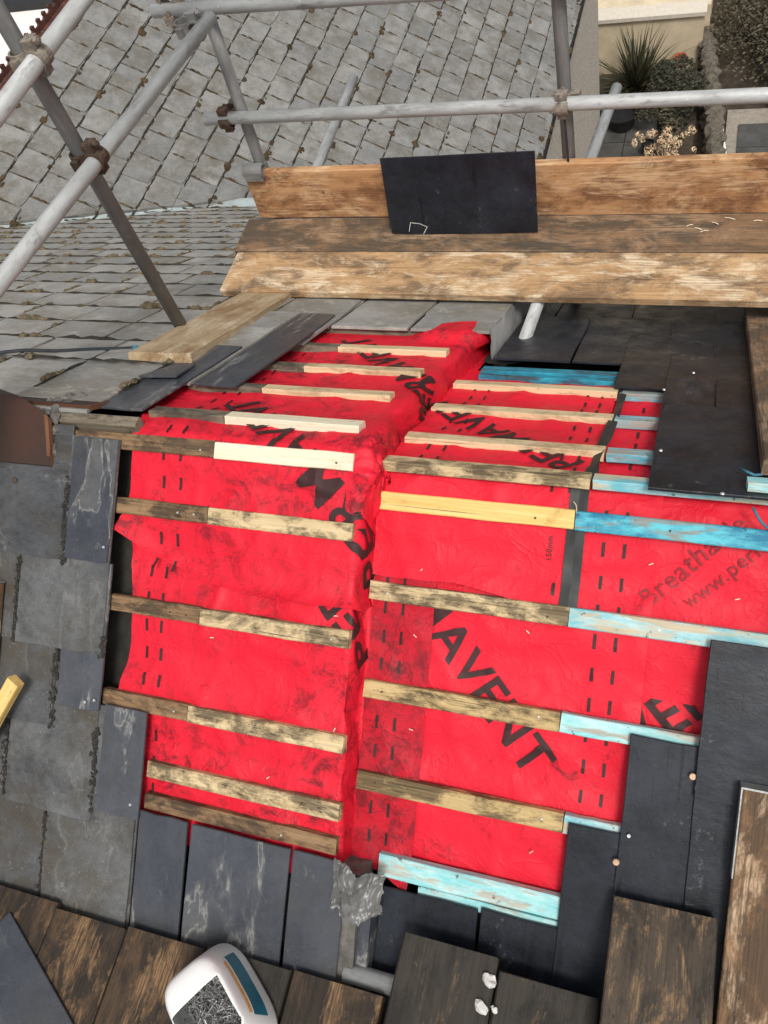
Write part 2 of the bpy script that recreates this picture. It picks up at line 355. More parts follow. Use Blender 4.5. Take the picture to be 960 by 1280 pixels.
# ------------------------------------------------------------------ slates
def slate_bm(W, L, T=.006, jit=.0012, chips=2, rnd=random):
    """W wide (x centred), head at y=0, tail at y=-L, z 0..T"""
    pts = []
    def edge(a, b, n):
        for i in range(n):
            t = i/n; pts.append([a[0]+(b[0]-a[0])*t, a[1]+(b[1]-a[1])*t])
    edge((-W/2, 0), (-W/2, -L), 4); edge((-W/2, -L), (W/2, -L), 4); edge((W/2, -L), (W/2, 0), 4); edge((W/2, 0), (-W/2, 0), 3)
    for p in pts: p[0] += rnd.uniform(-jit, jit); p[1] += rnd.uniform(-jit, jit)*1.5
    if chips > 0 and rnd.random() < .5: pts[4][0] += rnd.uniform(.003, .010); pts[4][1] += rnd.uniform(.003, .012)
    if chips > 1 and rnd.random() < .5: pts[8][0] -= rnd.uniform(.003, .010); pts[8][1] += rnd.uniform(.003, .012)
    bm = bmesh.new(); e = .0018
    top = [bm.verts.new((x*(1-2*e/W), -L/2+(y+L/2)*(1-2*e/L), T)) for x, y in pts]
    mid = [bm.verts.new((x, y, T-e)) for x, y in pts]; bot = [bm.verts.new((x, y, 0)) for x, y in pts]
    n = len(pts); bm.faces.new(top)
    for k in range(n):
        bm.faces.new((mid[k], mid[(k+1) % n], top[(k+1) % n], top[k])); bm.faces.new((bot[k], bot[(k+1) % n], mid[(k+1) % n], mid[k]))
    bm.faces.new(bot[::-1])
    return bm
TAU = .024
SW, SL = .303, .60
TAUF = .041
def slate_set(mat, k=7, L=SL, W=SW-.004): return [me_from(slate_bm(W, L), 'slate', mat) for _ in range(k)]
def thick_set(mat, k=8): return [me_from(slate_bm(SW-.011, SL, .0105, .0024, 2), 'slate', mat) for _ in range(k)]
def rough_set(mat, k, jit): return [me_from(slate_bm(SW-.005, SL, .007, jit, 2), 'slate', mat) for _ in range(k)]
S_far, S_near, S_blue, S_black, S_wing = thick_set(M_slate_far), rough_set(M_slate_near, 8, .0034), rough_set(M_slate_blue, 6, .0018), rough_set(M_slate_black, 6, .0018), thick_set(M_slate_wing)
def slate(parent, meshes, side, x0, x1, head, tail, base=0.0, lift=0.0, jr=.004, name='slate', tau=TAU):
    """a slate lying on the near ('N') or far ('F') slope: x0..x1 wide, head and tail measured down the slope"""
    me = random.choice(meshes); L = tail-head; Wd = x1-x0
    h0 = base+.004+lift+random.uniform(0, .0008)
    a = tau*L/max(L, .01)
    if side == 'N': M = MN((x0+x1)/2, head, h0)
    else:
        o = FP((x0+x1)/2, head, h0); M = basis(o, -AX, -FDN, FNOR)
    M = M @ Matrix.Rotation(random.uniform(-jr, jr), 4, 'Z') @ Matrix.Rotation(-tau, 4, 'X')
    o = obj(name, me, parent, M @ Matrix.Diagonal((Wd/(SW), L/SL, 1, 1)))
    return o
def nail_head(parent, P, nor, mat=None, r=.0042):
    bm = bmesh.new(); u = Vector(nor).orthogonal().normalized(); v = Vector(nor).cross(u); n = 10
    P = Vector(P); top = [bm.verts.new(P+Vector(nor)*.002+(u*cos(2*pi*k/n)+v*sin(2*pi*k/n))*r*.8) for k in range(n)]
    bot = [bm.verts.new(P-Vector(nor)*.001+(u*cos(2*pi*k/n)+v*sin(2*pi*k/n))*r) for k in range(n)]
    bm.faces.new(top)
    for k in range(n): bm.faces.new((bot[k], bot[(k+1) % n], top[(k+1) % n], top[k]))
    return obj('nail_head', me_from(bm, 'nail_head', mat or M_nailhead), parent)

# moss clumps gathered per roof into one mesh
_t = bmesh.new(); bmesh.ops.create_icosphere(_t, subdivisions=2, radius=1); _t.verts.index_update()
ICO_V = [v.co.copy() for v in _t.verts]; ICO_F = [[v.index for v in f.verts] for f in _t.faces]; _t.free()
def dirt_shade_line(cl, A, B, nor, w, seg=.035):
    """an irregular low dark ridge from A to B: joint dirt plus painted-in shade"""
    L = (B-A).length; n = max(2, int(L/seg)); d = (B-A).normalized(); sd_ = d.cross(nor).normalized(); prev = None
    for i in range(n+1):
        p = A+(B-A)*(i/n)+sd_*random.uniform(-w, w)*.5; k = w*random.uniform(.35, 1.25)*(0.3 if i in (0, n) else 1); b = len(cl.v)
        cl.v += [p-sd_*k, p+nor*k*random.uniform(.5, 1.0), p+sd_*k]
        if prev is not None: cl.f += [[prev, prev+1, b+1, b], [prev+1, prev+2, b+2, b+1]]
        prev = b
class Clumps:
    def __init__(s): s.v, s.f = [], []
    def add(s, P, r, sx, sy, sz, ux, uy, uz):
        seed = Vector((random.random()*90, random.random()*90, 0)); b = len(s.v)
        for co in ICO_V:
            q = co*(r*(1+.6*noise.noise(co*2.3+seed))); s.v.append(P+ux*q.x*sx+uy*q.y*sy+uz*max(q.z*sz, -r*.25))
        s.f += [[b+i for i in f] for f in ICO_F]
    def mesh(s, name, mat):
        me = bpy.data.meshes.new(name); me.from_pydata(s.v, [], s.f); me.materials.append(mat); return me
def blob(bm, P, r, sx, sy, sz, ux, uy, uz):
    if isinstance(bm, Clumps): return bm.add(P, r, sx, sy, sz, ux, uy, uz)
    seed = Vector((random.random()*90, random.random()*90, 0)); vs = bmesh.ops.create_icosphere(bm, subdivisions=2, radius=1)['verts']
    for v in vs:
        k = r*(1+.55*noise.noise(v.co*2.3+seed)+.25*noise.noise(v.co*6+seed)); q = v.co*k
        v.co = P+ux*q.x*sx+uy*q.y*sy+uz*max(q.z*sz, -r*.25)

# ------------------------------------------------------------------ left-hand (higher) house
house_l = thing('terraced_house', 'higher slate-roofed house, red membrane bared between blue slates and old grey slates', 'house', (-2.4, .4, GZ))
house_r = thing('terraced_house', 'lower slate-roofed house with blue-painted battens ending under new black slates', 'house', (2.6, .4, GZ))
VAL = Vector((-3.85, 3.734, -2.444)); Q = radians(32); tq = tan(Q)
LEAVES = 5.15                                     # far eaves, measured down the slope
def prism(x0, x1, sN, sF, ztop):
    """house body under both slopes"""
    bm = bmesh.new(); yN, yF = -(sN-.25)*c, (sF-.25)*c; zN, zF = ztop-(sN-.25)*sn, ztop-(sF-.25)*sn
    prof = [(yN, GZ), (yF, GZ), (yF, zF), (0, ztop), (yN, zN)]
    A = [bm.verts.new((x0, y, z)) for y, z in prof]; B = [bm.verts.new((x1, y, z)) for y, z in prof]
    bm.faces.new(A[::-1]); bm.faces.new(B)
    for k in range(5): bm.faces.new((A[k], A[(k+1) % 5], B[(k+1) % 5], B[k]))
    bmesh.ops.recalc_face_normals(bm, faces=bm.faces); return bm
obj('wall', me_from(prism(-6.2, -.002, 4.0, LEAVES, -.14), 'wall', M_brickwall), house_l)
obj('wall', me_from(prism(.052, 5.2, 4.0, LEAVES, -.14+ZR), 'wall', M_brickwall), house_r)
def deck(parent, x0, x1, sN, sF, base):
    bm = bmesh.new()
    for hh in (0,):
        prof = [NP(0, sN, base-.085), Vector((0, 0, (base-.085)/c)), FP(0, sF, base-.085)]
        prof2 = [NP(0, sN, base-.11), Vector((0, 0, (base-.11)/c)), FP(0, sF, base-.11)]
        loop = prof+prof2[::-1]
        A = [bm.verts.new((x0, p.y, p.z)) for p in loop]; B = [bm.verts.new((x1, p.y, p.z)) for p in loop]
        bm.faces.new(A); bm.faces.new(B[::-1])
        for k in range(6): bm.faces.new((A[k], B[k], B[(k+1) % 6], A[(k+1) % 6]))
    bmesh.ops.recalc_face_normals(bm, faces=bm.faces)
    return obj('underlay', me_from(bm, 'underlay', M_felt), parent)
deck(house_l, -6.3, -.014, 4.2, LEAVES, 0.0); deck(house_r, .05, 5.3, 4.2, LEAVES, HR)

# --- membrane sheets -------------------------------------------------
def xe(v): return (-.004-.028*v) if v < 0 else (-.004+.012*v)
def fold_left(a, v, wv):
    e = xe(v); r = .007; q = r*pi/2; y = v*c; z = -tp*sqrt(y*y+.018**2)-.025/c
    if a <= e: return Vector((a, y-wv*.3, z+wv))
    d = a-e
    if d < q: t = d/r; return Vector((e+r*sin(t)+wv*sin(t), y, z-r*(1-cos(t))+wv*cos(t)))
    d -= q; D = .098
    if d < D: return Vector((e+r+.10*d+wv*1.3, y, z-r-d))
    return Vector((e+r+.10*D+(d-D)+wv*.2, y, z-r-D+wv*.4))
def flat_right(a, v, wv, up=0.0):
    y = v*c; return Vector((a, y, ZR-tp*sqrt(y*y+.014**2)-.025/c+wv+up))
LB_N = [.04, .215, .485, .75, .925, 1.02]; LB_F = [.12, .37, .61, .86]
RB_N = [.13, .364, .62, .863]; RB_F = [.09, .27, .53, .775]
def sag(v, nearb, farb, off=0.0):
    s = abs(v); L = [b+off+.02 for b in nearb] if v < 0 else [b+off-.02 for b in farb]
    d = min(abs(s-b) for b in L); return -min(1, d/.10)**2*.011+.001
def wr(a, v, k, amp=1.5):
    if k < 3: amp *= 1-.6*max(0, min(1, (a+.10)/.08))
    p = Vector((a*3+k*7.1, v*3, k)); q = Vector((a*9+v*5, v*11-k, k*2))
    cr = 1-abs(noise.noise(Vector((a*4.5+v*2.2+k, v*3.1-a*1.7, k*3.3)))); cr2 = 1-abs(noise.noise(Vector((a*7-v*3+k, v*6, k*1.3+9))))
    return amp*(.0065*noise.noise(p)+.0030*noise.noise(q)+.0012*noise.noise(q*2.7)+.0050*cr**10+.0030*cr2**12)
def sheet(name, fn, a0, a1, v0, v1, mat, parent, step=.014, clip=None, label=None):
    """fn(a, v) -> point; a0/a1 may be functions of v, v0/v1 functions of a"""
    f = lambda q, t: q(t) if callable(q) else q
    am = [f(a0, 0), f(a1, 0)]; na = max(4, int((am[1]-am[0])/step)); vm = (f(v0, .5*(am[0]+am[1])), f(v1, .5*(am[0]+am[1])))
    nv = max(4, int(abs(vm[1]-vm[0])/step)); bm = bmesh.new(); G = []
    for i in range(na+1):
        row = []
        for j in range(nv+1):
            ta = i/na; acent = am[0]+(am[1]-am[0])*ta; lo, hi = f(v0, acent), f(v1, acent); v = lo+(hi-lo)*j/nv
            aa, ab = f(a0, v), f(a1, v); row.append(bm.verts.new(fn(aa+(ab-aa)*ta, v)))
        G.append(row)
    for i in range(na):
        for j in range(nv): bm.faces.new((G[i][j], G[i+1][j], G[i+1][j+1], G[i][j+1]))
    bmesh.ops.recalc_face_normals(bm, faces=bm.faces)
    o = obj(name, me_from(bm, name, mat, True), parent)
    if label: o['label'] = label
    return o
wob = lambda t, k, a=.006: a*noise.noise(Vector((t*6, k, 0)))+a*.5*noise.noise(Vector((t*19, k, 3)))
EDGE_L = [(-.70, -.285), (-.56, -.355), (-.42, -.402), (-.27, -.425), (-.10, -.425), (.02, -.418), (.12, -.36), (.2, -.36)]
def lerp_pts(P, x):
    for (x0, y0), (x1, y1) in zip(P, P[1:]):
        if x <= x1: t = max(0, (x-x0)/(x1-x0)); t = t*t*(3-2*t)*.4+t*.6; return y0+(y1-y0)*t
    return P[-1][1]
def h_lu(a, v):
    e = lerp_pts(EDGE_L, a); k = max(0, 1-(v-e)/.06)
    sm_ = lambda t: (lambda u: u*u*(3-2*u))(max(0, min(1, t)))
    curl = .060*sm_((v-.96)/.12)*sm_((a+.24)/.16)*max(0, 1-max(0, a-xe(v))/.05) if v > .96 else 0
    return (sag(v, LB_N, LB_F)+wr(a, v, 1))*(1-.85*sm_((v-.84)/.12))+.009+k*k*.014+curl
f_lu = lambda a, v: fold_left(a, v, h_lu(a, v))
f_ll = lambda a, v: fold_left(a, v, sag(v, LB_N, LB_F)+wr(a, v, 2))
mem_l = sheet('membrane', f_lu, lambda v: -.668+wob(v, 1, .008)+(-.03*max(0, 1-abs(v+.29)/.06) if v < 0 else -.09*min(1, v*4)), .150, lambda a: lerp_pts(EDGE_L, a)+wob(a, 5, .004),
              lambda a: 1.13+.02*noise.noise(Vector((a*7, 0, 0)))+.07*max(0, min(1, (a+.22)/.2))**1.5, M_red, house_l, .011, label='upper sheet of red membrane folded over the ridge and down the step')
mem_l2 = sheet('membrane', f_ll, lambda v: -.655+wob(v, 2, .010)+.02*sin(v*9), lambda v: .138+wob(v, 9, .006), -1.13, -.24, M_red, house_l, .011, label='lower sheet of red membrane tucked under the upper sheet')
# crumpled gather where the fold passes over the ridge corner
def crumple(a, v):
    p = fold_left(a, v, h_lu(a, v)+.004); k = max(0, 1-abs(v+.05)/.13)*max(0, min(1, (a+.03)/.04))
    n1 = noise.noise(Vector((a*34, v*15, 4.2))); n2 = noise.noise(Vector((a*60+3, v*26, 1)))
    n3 = noise.noise(Vector((a*22-v*30, v*8, 7))); cz = abs(sin(a*60+v*26+3*noise.noise(Vector((a*8, v*9, 2)))))
    return p+Vector((.040*k*abs(n1)+.012*k, .016*k*n2, .030*k*abs(n3)+.024*k*cz*cz))
sheet('membrane_fold', crumple, lambda v: -.028, lambda v: .125+.02*noise.noise(Vector((v*20, 1, 1))), -.185, .10, M_red, house_l, .006, label='crumpled fold of red membrane on the ridge corner')

def h_rb(a, v): return sag(v, RB_N, RB_F, -.052)+wr(a, v, 3)-.012
f_rb = lambda a, v: flat_right(a, v, h_rb(a, v))
EDGE_R = [(.02, -.285), (.14, -.290), (.25, -.285), (.36, -.298), (.48, -.316), (.60, -.318)]
def h_rt(a, v):
    e = lerp_pts(EDGE_R, a); k = max(0, 1-(v-e)/.10)
    lift = .014*k*max(0, sin((a-.06)*pi/.42)) if a < .48 else 0
    return sag(v, RB_N, RB_F, -.052)+wr(a, v, 4)*.8+.008+lift
f_rt = lambda a, v: flat_right(a, v, h_rt(a, v))
f_lap = lambda a, v: flat_right(a, v, h_rb(a, v)*.5+wr(a, v, 6)*.5+.010+(.012*max(0, (-.98-v)/.06) if v < -.98 else 0))
f_r2 = lambda a, v: flat_right(a, v, sag(v, RB_N, RB_F, -.052)+wr(a, v, 7)-.020)
f_r3 = lambda a, v: flat_right(a, v, sag(v, RB_N, RB_F, -.052)+wr(a, v, 8)*.7-.028)
mem_rb = sheet('membrane', f_rb, .045, lambda v: .728+wob(v, 3, .003), lambda a: -1.005-.028*sin((a-.1)*7)+wob(a, 4, .004), .93, M_red_clean, house_r, .013, label='base sheet of red membrane with black lettering and dashes')
mem_rt = sheet('membrane', f_rt, .030, lambda v: .552+wob(v, 6, .003), lambda a: lerp_pts(EDGE_R, a)+wob(a, 7, .003), .90, M_red_clean, house_r, .012, label='loose top sheet of red membrane with a wavy lower edge')
mem_lap = sheet('membrane_strip', f_lap, .040, lambda v: .206+wob(v, 8, .002), lambda a: -1.075-.02*cos(a*30), -.25, M_red_dirty, house_r, .012, label='dirty red membrane strip along the step')
mem_r2 = sheet('membrane', f_r2, .70, 1.42, -.475, .06, M_red_clean, house_r, .016, label='red membrane sheet with faded web address')
mem_r3 = sheet('membrane', f_r3, .70, 1.30, -.95, -.40, M_red_clean, house_r, .016)

# --- print on the membranes
def lettering(text, fn, start, ang, length, mat, parent, bold=.018, up=.0042, xs=1.0):
    cu = bpy.data.curves.new('lettering', 'FONT'); cu.body = text; cu.size = 1; cu.offset = bold; cu.space_character = 1.06; cu.resolution_u = 3
    t = bpy.data.objects.new('lettering_source', cu); COL.objects.link(t)
    dg = bpy.context.evaluated_depsgraph_get(); me = t.evaluated_get(dg).to_mesh(); bm = bmesh.new(); bm.from_mesh(me)
    bpy.data.objects.remove(t); x0 = min(v.co.x for v in bm.verts); x1 = max(v.co.x for v in bm.verts); k = length/(x1-x0)
    bmesh.ops.triangulate(bm, faces=bm.faces)
    for v in bm.verts: v.co = Vector(((v.co.x-x0)*k, v.co.y*k/xs, 0))
    for _ in range(8):
        e = [q for q in bm.edges if q.calc_length() > .009]
        if not e: break
        bmesh.ops.subdivide_edges(bm, edges=e, cuts=1); bmesh.ops.triangulate(bm, faces=bm.faces)
    ca, sa = cos(ang), sin(ang)
    for v in bm.verts:
        a = start[0]+v.co.x*ca-v.co.y*sa; b = start[1]+v.co.x*sa+v.co.y*ca
        p = fn(a, b); d = .004; nr = (fn(a+d, b)-p).cross(fn(a, b+d)-p).normalized(); v.co = p+nr*up
    me = me_from(bm, 'lettering', mat); return sub('lettering', me, parent)
def dashes(fn, cols, v0, v1, parent, pitch=.0755, ln=.034, wd=.0075, slant=0.0, up=.0030):
    for a in cols:
        v = v0
        while v > v1:
            bm = bmesh.new(); g = [[None]*4 for _ in range(2)]
            for i in range(2):
                for j in range(4):
                    aa = a+(i-.5)*wd+slant*(v-v0); vv = v-ln*j/3; p = fn(aa, vv); d = .004
                    nr = (fn(aa+d, vv)-p).cross(fn(aa, vv+d)-p).normalized(); g[i][j] = bm.verts.new(p+nr*up)
            for j in range(3): bm.faces.new((g[0][j], g[1][j], g[1][j+1], g[0][j+1]))
            sub('dash_mark', me_from(bm, 'dash_mark', M_print), parent); v -= pitch
A1 = radians(137)
lettering('PERMAVENT', f_lu, (.140, -.268), A1, .80, M_print, mem_l)
lettering('PERMAVENT', f_lu, (.150, .395), radians(130), .80, M_print, mem_l)
lettering('PERMAVENT', f_ll, (.126, -.488), A1, .80, M_print, mem_l2)
dashes(f_lu, (-.560, -.508), .02, -.37, mem_l); dashes(f_lu, (-.56, -.508), .86, .10, mem_l)
dashes(f_ll, (-.588, -.540), -.375, -1.04, mem_l2, slant=-.02)
def v_r(px, py, h=HR-.025):
    p = on_plane(px, py, (0, -sn, c), h); return (p.x, p.y/c)
def seg_len(p, q): return sqrt((p[0]-q[0])**2+(p[1]-q[1])**2), math.atan2(q[1]-p[1], q[0]-p[0])
p, q = v_r(541, 800), v_r(658, 968); Ln, An = seg_len(p, q)
U = Ln/5.0
lettering('PERMAVENT', f_rb, (p[0]-cos(An)*U*4.25, p[1]-sin(An)*U*4.25), An, Ln*1.86, M_print, mem_rb)
lettering('PERMAVENT', f_rt, (.53, .125), radians(140), .70, M_print, mem_rt)
dashes(f_rb, (.603, .652), -.05, -1.0, mem_rb, slant=-.01); dashes(f_rb, (.640, .690), .62, .02, mem_rb)
dashes(f_lap, (.075, .123), -.27, -1.0, mem_lap, slant=-.015); dashes(f_rt, (.115, .160), .84, .06, mem_rt)
dashes(f_rt, (.470, .513), .84, .0, mem_rt); dashes(f_rt, (.497,), -.245, -.315, mem_rt)
p, q = v_r(689, 699), v_r(692, 671); lettering('150mm', f_rt, p, seg_len(p, q)[1], seg_len(p, q)[0], M_print, mem_rt, .004)
p, q = v_r(828, 742), v_r(890, 692); Ln, An = seg_len(p, q); k = Ln/5.0
lettering('Breathable', f_r2, (p[0]-cos(An)*k*1.2, p[1]-sin(An)*k*1.2), An, Ln*2.0, M_print_faint, mem_r2, .006)
p, q = v_r(862, 757), v_r(953, 690); Ln, An = seg_len(p, q); lettering('www.permavent', f_r2, p, An, Ln*1.72, M_print_faint, mem_r2, .004)
p, q = v_r(838, 917), v_r(880, 890); Ln, An = seg_len(p, q)
lettering('PERMAVENT', f_r3, (p[0]-cos(An)*.535, p[1]-sin(An)*.535), An, .80, M_print, mem_r3)

# --- rubber strip hanging over the lower ridge
def strip(a, v):
    k = min(1, max(0, (v-.02)/.1)); w = .022-.010*k
    cx = .537 if v < .02 else .552+.02*min(1, v/.5); aa = cx+(a)*w*2
    tw = .012*k*sin(v*14)*a*2
    return flat_right(aa, v, h_rt(min(aa, .55), v)*.5+.007+(.010*max(0, (-.26-v)/.06) if v < -.26 else 0)+.012*k+tw+(.004*sin(v*40)*(.5-abs(a))))
sheet('rubber_strip', strip, -.5, .5, -.325, .73, M_tape, house_r, .0105, label='black rubber strip hanging over the lower ridge')

# --- battens -----------------------------------------------------------
def batten(parent, side, x0, x1, s, mat, base=0.0, W=.045, T=.025, lift=0.0, drift=0.0, jit=.0012, nails=()):
    """s = upslope edge on the near side, downslope edge on the far side"""
    me = plank_me('batten', x1-x0, W, T, mat, jit, .0022, 5)
    sc = s+W/2 if side == 'N' else s-W/2
    M = MN(x0, sc, base-T+lift) if side == 'N' else basis(FP(x0, sc, base-T+lift), AX, FDN, FNOR)
    if side == 'F': M = basis(FP(x0, sc, base-T+lift), AX, -(-FDN), FNOR)
    M = M @ Matrix.Rotation(drift, 4, 'Z'); o = obj('batten', me, parent, M)
    for x in nails:
        P = (NP(x, sc+random.uniform(-.006, .006), base+lift) if side == 'N' else FP(x, sc, base+lift)); nail_head(parent, P, NNOR if side == 'N' else FNOR, M_nailhead if random.random() < .6 else M_rust, .0032)
    return o
for s, xl, xr, ml, mr, xj in ((.04, -.88, -.010, M_batten_old, M_pine_white, -.405), (.215, -.695, .003, M_batten_old, M_batten_worn, -.41), (.485, -.695, .018, M_batten_old, M_batten_worn, -.41), (.752, -.695, .029, M_batten_old, M_batten_worn, -.425)):
    batten(house_l, 'N', xl, xj, s, ml, nails=(xj-.04, xj-.09)); batten(house_l, 'N', xj+.002, xr, s+.002, mr, nails=(xr-.045,))
batten(house_l, 'N', -.535, .033, .928, M_batten_worn, W=.045); batten(house_l, 'N', -.535, .033, 1.018, M_batten_old, W=.042, nails=(-.12,))
for s, xl, xj, xr in ((.118, -.66, -.42, -.030), (.372, -.69, -.437, -.034), (.615, -.58, -.408, -.018), (.862, -.60, -.392, -.006)):
    batten(house_l, 'F', xl, xj-.002, s, M_batten_far); batten(house_l, 'F', xj, xr, s, M_pine_white if s < .2 else M_pine, T=.027)
batten(house_l, 'F', -.62, .02, 1.12, M_batten_far)
for s, xr, mb, xe_, ml in ((.13, .532, M_pine_yel, 1.45, M_blue_deep), (.364, .542, M_batten_worn, 1.20, M_blue_pale), (.62, .546, M_batten_aged, .90, M_blue_mint), (.863, .578, M_batten_aged, .74, M_blue_pale)):
    xl = {.13: .026, .364: .034, .62: .042, .863: .046}[s]
    batten(house_r, 'N', xl, xr, s, mb, HR, W=.047, nails=(xl+.05, xr-.05) if s > .2 else (.44,)); batten(house_r, 'N', xr+.002, xe_, s+(.003 if s < .2 else 0), ml, HR-.001, W=.047, nails=(.75,) if s < .4 else ())
batten(house_r, 'N', .125, .60, 1.066, M_blue_mint, HR-.002, W=.058); batten(house_r, 'N', .235, .60, 1.128, M_blue_mint, HR-.004, W=.028)
for s, xr in ((.092, .560), (.272, .572), (.530, .566), (.776, .556)):
    xl = .04; batten(house_r, 'F', xl, xr, s, M_pine if s > .2 else M_batten_worn, HR, T=.028)
    batten(house_r, 'F', xr+.006, 1.45 if s < .2 else .80, s+.004, M_blue_far if s > .2 else M_blue_pale, HR-.004)
batten(house_r, 'F', .09, .62, .955, M_blue_dark, HR-.002, W=.05); batten(house_r, 'F', .09, .62, .905, M_blue_dark, HR-.010, W=.035)
batten(house_r, 'F', .90, 1.3, .060, M_blue_mint, HR+.035, W=.04, T=.022)

# --- ridge of the higher house
me = plank_me('ridge_board', .30, .034, .052, M_batten_far, .001, .003, 4); obj('ridge_board', me, house_l, basis(Vector((-.95, -.004, -.055)), AX, AY, AZ))
def ridge_tile_me(L):
    """angled clay ridge tile, roll on top, length along x"""
    prof = []
    for k in range(15):
        t = -1+2*k/14; s = abs(t)
        y = t*.138; z = -.106*max(0, s-.16)/.84 if s > .16 else 0
        z += .006*(1-min(1, s/.2)**2)
        prof.append((y, z))
    bm = bmesh.new(); R = []
    for i, x in enumerate((0, .012, L*.5, L-.012, L)):
        R.append([bm.verts.new((x+.0015*noise.noise(Vector((y*30, x, 1))), y, z+.018)) for y, z in prof]+[bm.verts.new((x, y*.96, z)) for y, z in prof[::-1]])
    n = len(R[0])
    for a, b in zip(R, R[1:]):
        for k in range(n): bm.faces.new((a[k], a[(k+1) % n], b[(k+1) % n], b[k]))
    for r in (R[0], R[-1]):
        for k in range(14): bm.faces.new((r[k], r[k+1], r[n-2-k], r[n-1-k]))
    bmesh.ops.recalc_face_normals(bm, faces=bm.faces); me = me_from(bm, 'ridge_tile', M_clay)
    me.materials.append(M_clay_edge)
    for p in me.polygons:
        if abs(p.normal.x) > .8 or (p.center.x > L-.013 and p.normal.z > .2 and abs(p.center.y) < .12): p.material_index = 1
    return me
RT = ridge_tile_me(.45)
def cut_tile(me, M, planes):
    bm = bmesh.new(); bm.from_mesh(me); bm.transform(M)
    for co, no in planes:
        bmesh.ops.bisect_plane(bm, geom=bm.verts[:]+bm.edges[:]+bm.faces[:], plane_co=co, plane_no=no, clear_outer=True)
        r = bmesh.ops.holes_fill(bm, edges=[e for e in bm.edges if e.is_boundary])
        for f_ in r['faces']: f_.material_index = 1
    bm.transform(M.inverted()); m2 = bpy.data.meshes.new('ridge_tile'); bm.to_mesh(m2); bm.free(); m2.materials.append(M_clay); m2.materials.append(M_clay_edge); return m2
for k in range(3):
    Mt = Matrix.Translation((-.905-.45*(k+1)-.006*k, 0, .020)) @ Matrix.Rotation(radians(-1.0), 4, 'Y')
    me = cut_tile(RT, Mt, [(Vector((-.918, -.030, 0)), Vector((.40, .92, 0)).normalized())]) if k == 0 else RT
    obj('ridge_tile', me, house_l, Mt)
Mt = Matrix.Translation((-.80-.45, 0, .000)); obj('ridge_tile', cut_tile(RT, Mt, [(Vector((0, .02, 0)), Vector((0, -1, 0)))]), house_l, Mt)
# mortar bedding and lead soaker at the tile end
bm = bmesh.new()
for k in range(55):
    x = random.uniform(-.975, -.905); t = random.uniform(0, .12); P = (NP if random.random() < .6 else FP)(x, t, .012); blob(bm, P, random.uniform(.008, .018), 1, 1, .8, AX, AY, AZ)
o = obj('mortar_bedding', me_from(bm, 'mortar_bedding', M_mortar), house_l); o['kind'] = 'stuff'

# --- slates of the higher house, near slope (read off the photograph course by course)
def nslate(x0, x1, head, tail, ms=S_near, lift=0.0, par=house_l, base=0.0, tau=TAU): return slate(par, ms, 'N', x0, x1, head, tail, base, lift, .003, tau=tau)
G = .2425
tails = [.17, .412, .655, .885, 1.125, 1.395, 1.64, 1.88, 2.12]
for k, t in enumerate(tails):
    xr = {0: -.845, 1: -.845, 2: -.690, 3: -.838, 4: -.690, 5: -.845}.get(k, -.54 if k % 2 else -.69)
    if k >= 6: xr = .07 if k % 2 == 0 else -.08
    x = xr
    while x > -1.75:
        if not (k >= 6 and x > -.5): nslate(x-.302, x, max(t-.60, .03), t, S_near)
        x -= .305
nslate(-.838, -.690, .06, .400, S_blue, .006); nslate(-.828, -.684, .40, .815, S_blue, .004)
nslate(-.672, -.534, .788, 1.085, S_blue, .010); nslate(-.842, -.548, .80, 1.40, S_near, .002)
nslate(-.540, -.386, 1.062, 1.62, S_blue, .004); nslate(-.379, -.082, 1.064, 1.62, S_blue, .004)
for k in range(2): nslate(-.54+.305*k, -.24+.305*k, 1.40, 2.0, S_blue)
# cut slate at the step
bm = slate_bm(.148, .55, chips=0); bmesh.ops.bisect_plane(bm, geom=bm.verts[:]+bm.edges[:]+bm.faces[:], plane_co=(.045, 0, 0), plane_no=(.85, .52, 0), clear_outer=True)
bmesh.ops.holes_fill(bm, edges=[e for e in bm.edges if e.is_boundary]); obj('slate', me_from(bm, 'slate', M_slate_blue), house_l, MN(-.003, 1.066, .008) @ Matrix.Rotation(-TAU, 4, 'X'))
for x, s in ((-.705, .355), (-.845+.115, .79), (-.56, 1.045), (-.70, .78)): nail_head(house_l, NP(x, s, .030), NNOR)
for x, s in ((-1.03, .20),): nail_head(house_l, NP(x, s, .020), NNOR, M_rust, .009)
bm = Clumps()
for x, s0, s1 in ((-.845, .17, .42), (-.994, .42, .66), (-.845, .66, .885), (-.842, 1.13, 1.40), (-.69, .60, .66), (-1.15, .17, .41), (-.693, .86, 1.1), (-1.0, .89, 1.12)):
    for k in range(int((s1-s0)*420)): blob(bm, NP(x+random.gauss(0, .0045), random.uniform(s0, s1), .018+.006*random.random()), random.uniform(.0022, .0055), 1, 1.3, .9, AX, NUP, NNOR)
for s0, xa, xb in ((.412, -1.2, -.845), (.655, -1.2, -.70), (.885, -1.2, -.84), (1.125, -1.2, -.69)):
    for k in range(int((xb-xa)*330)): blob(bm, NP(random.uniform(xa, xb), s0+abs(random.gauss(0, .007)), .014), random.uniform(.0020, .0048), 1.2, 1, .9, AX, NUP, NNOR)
o = obj('joint_grit', bm.mesh('joint_grit', plain('dark_grit', (.035, .032, .027), .9, .7, 200, .002)), house_l); o['kind'] = 'stuff'
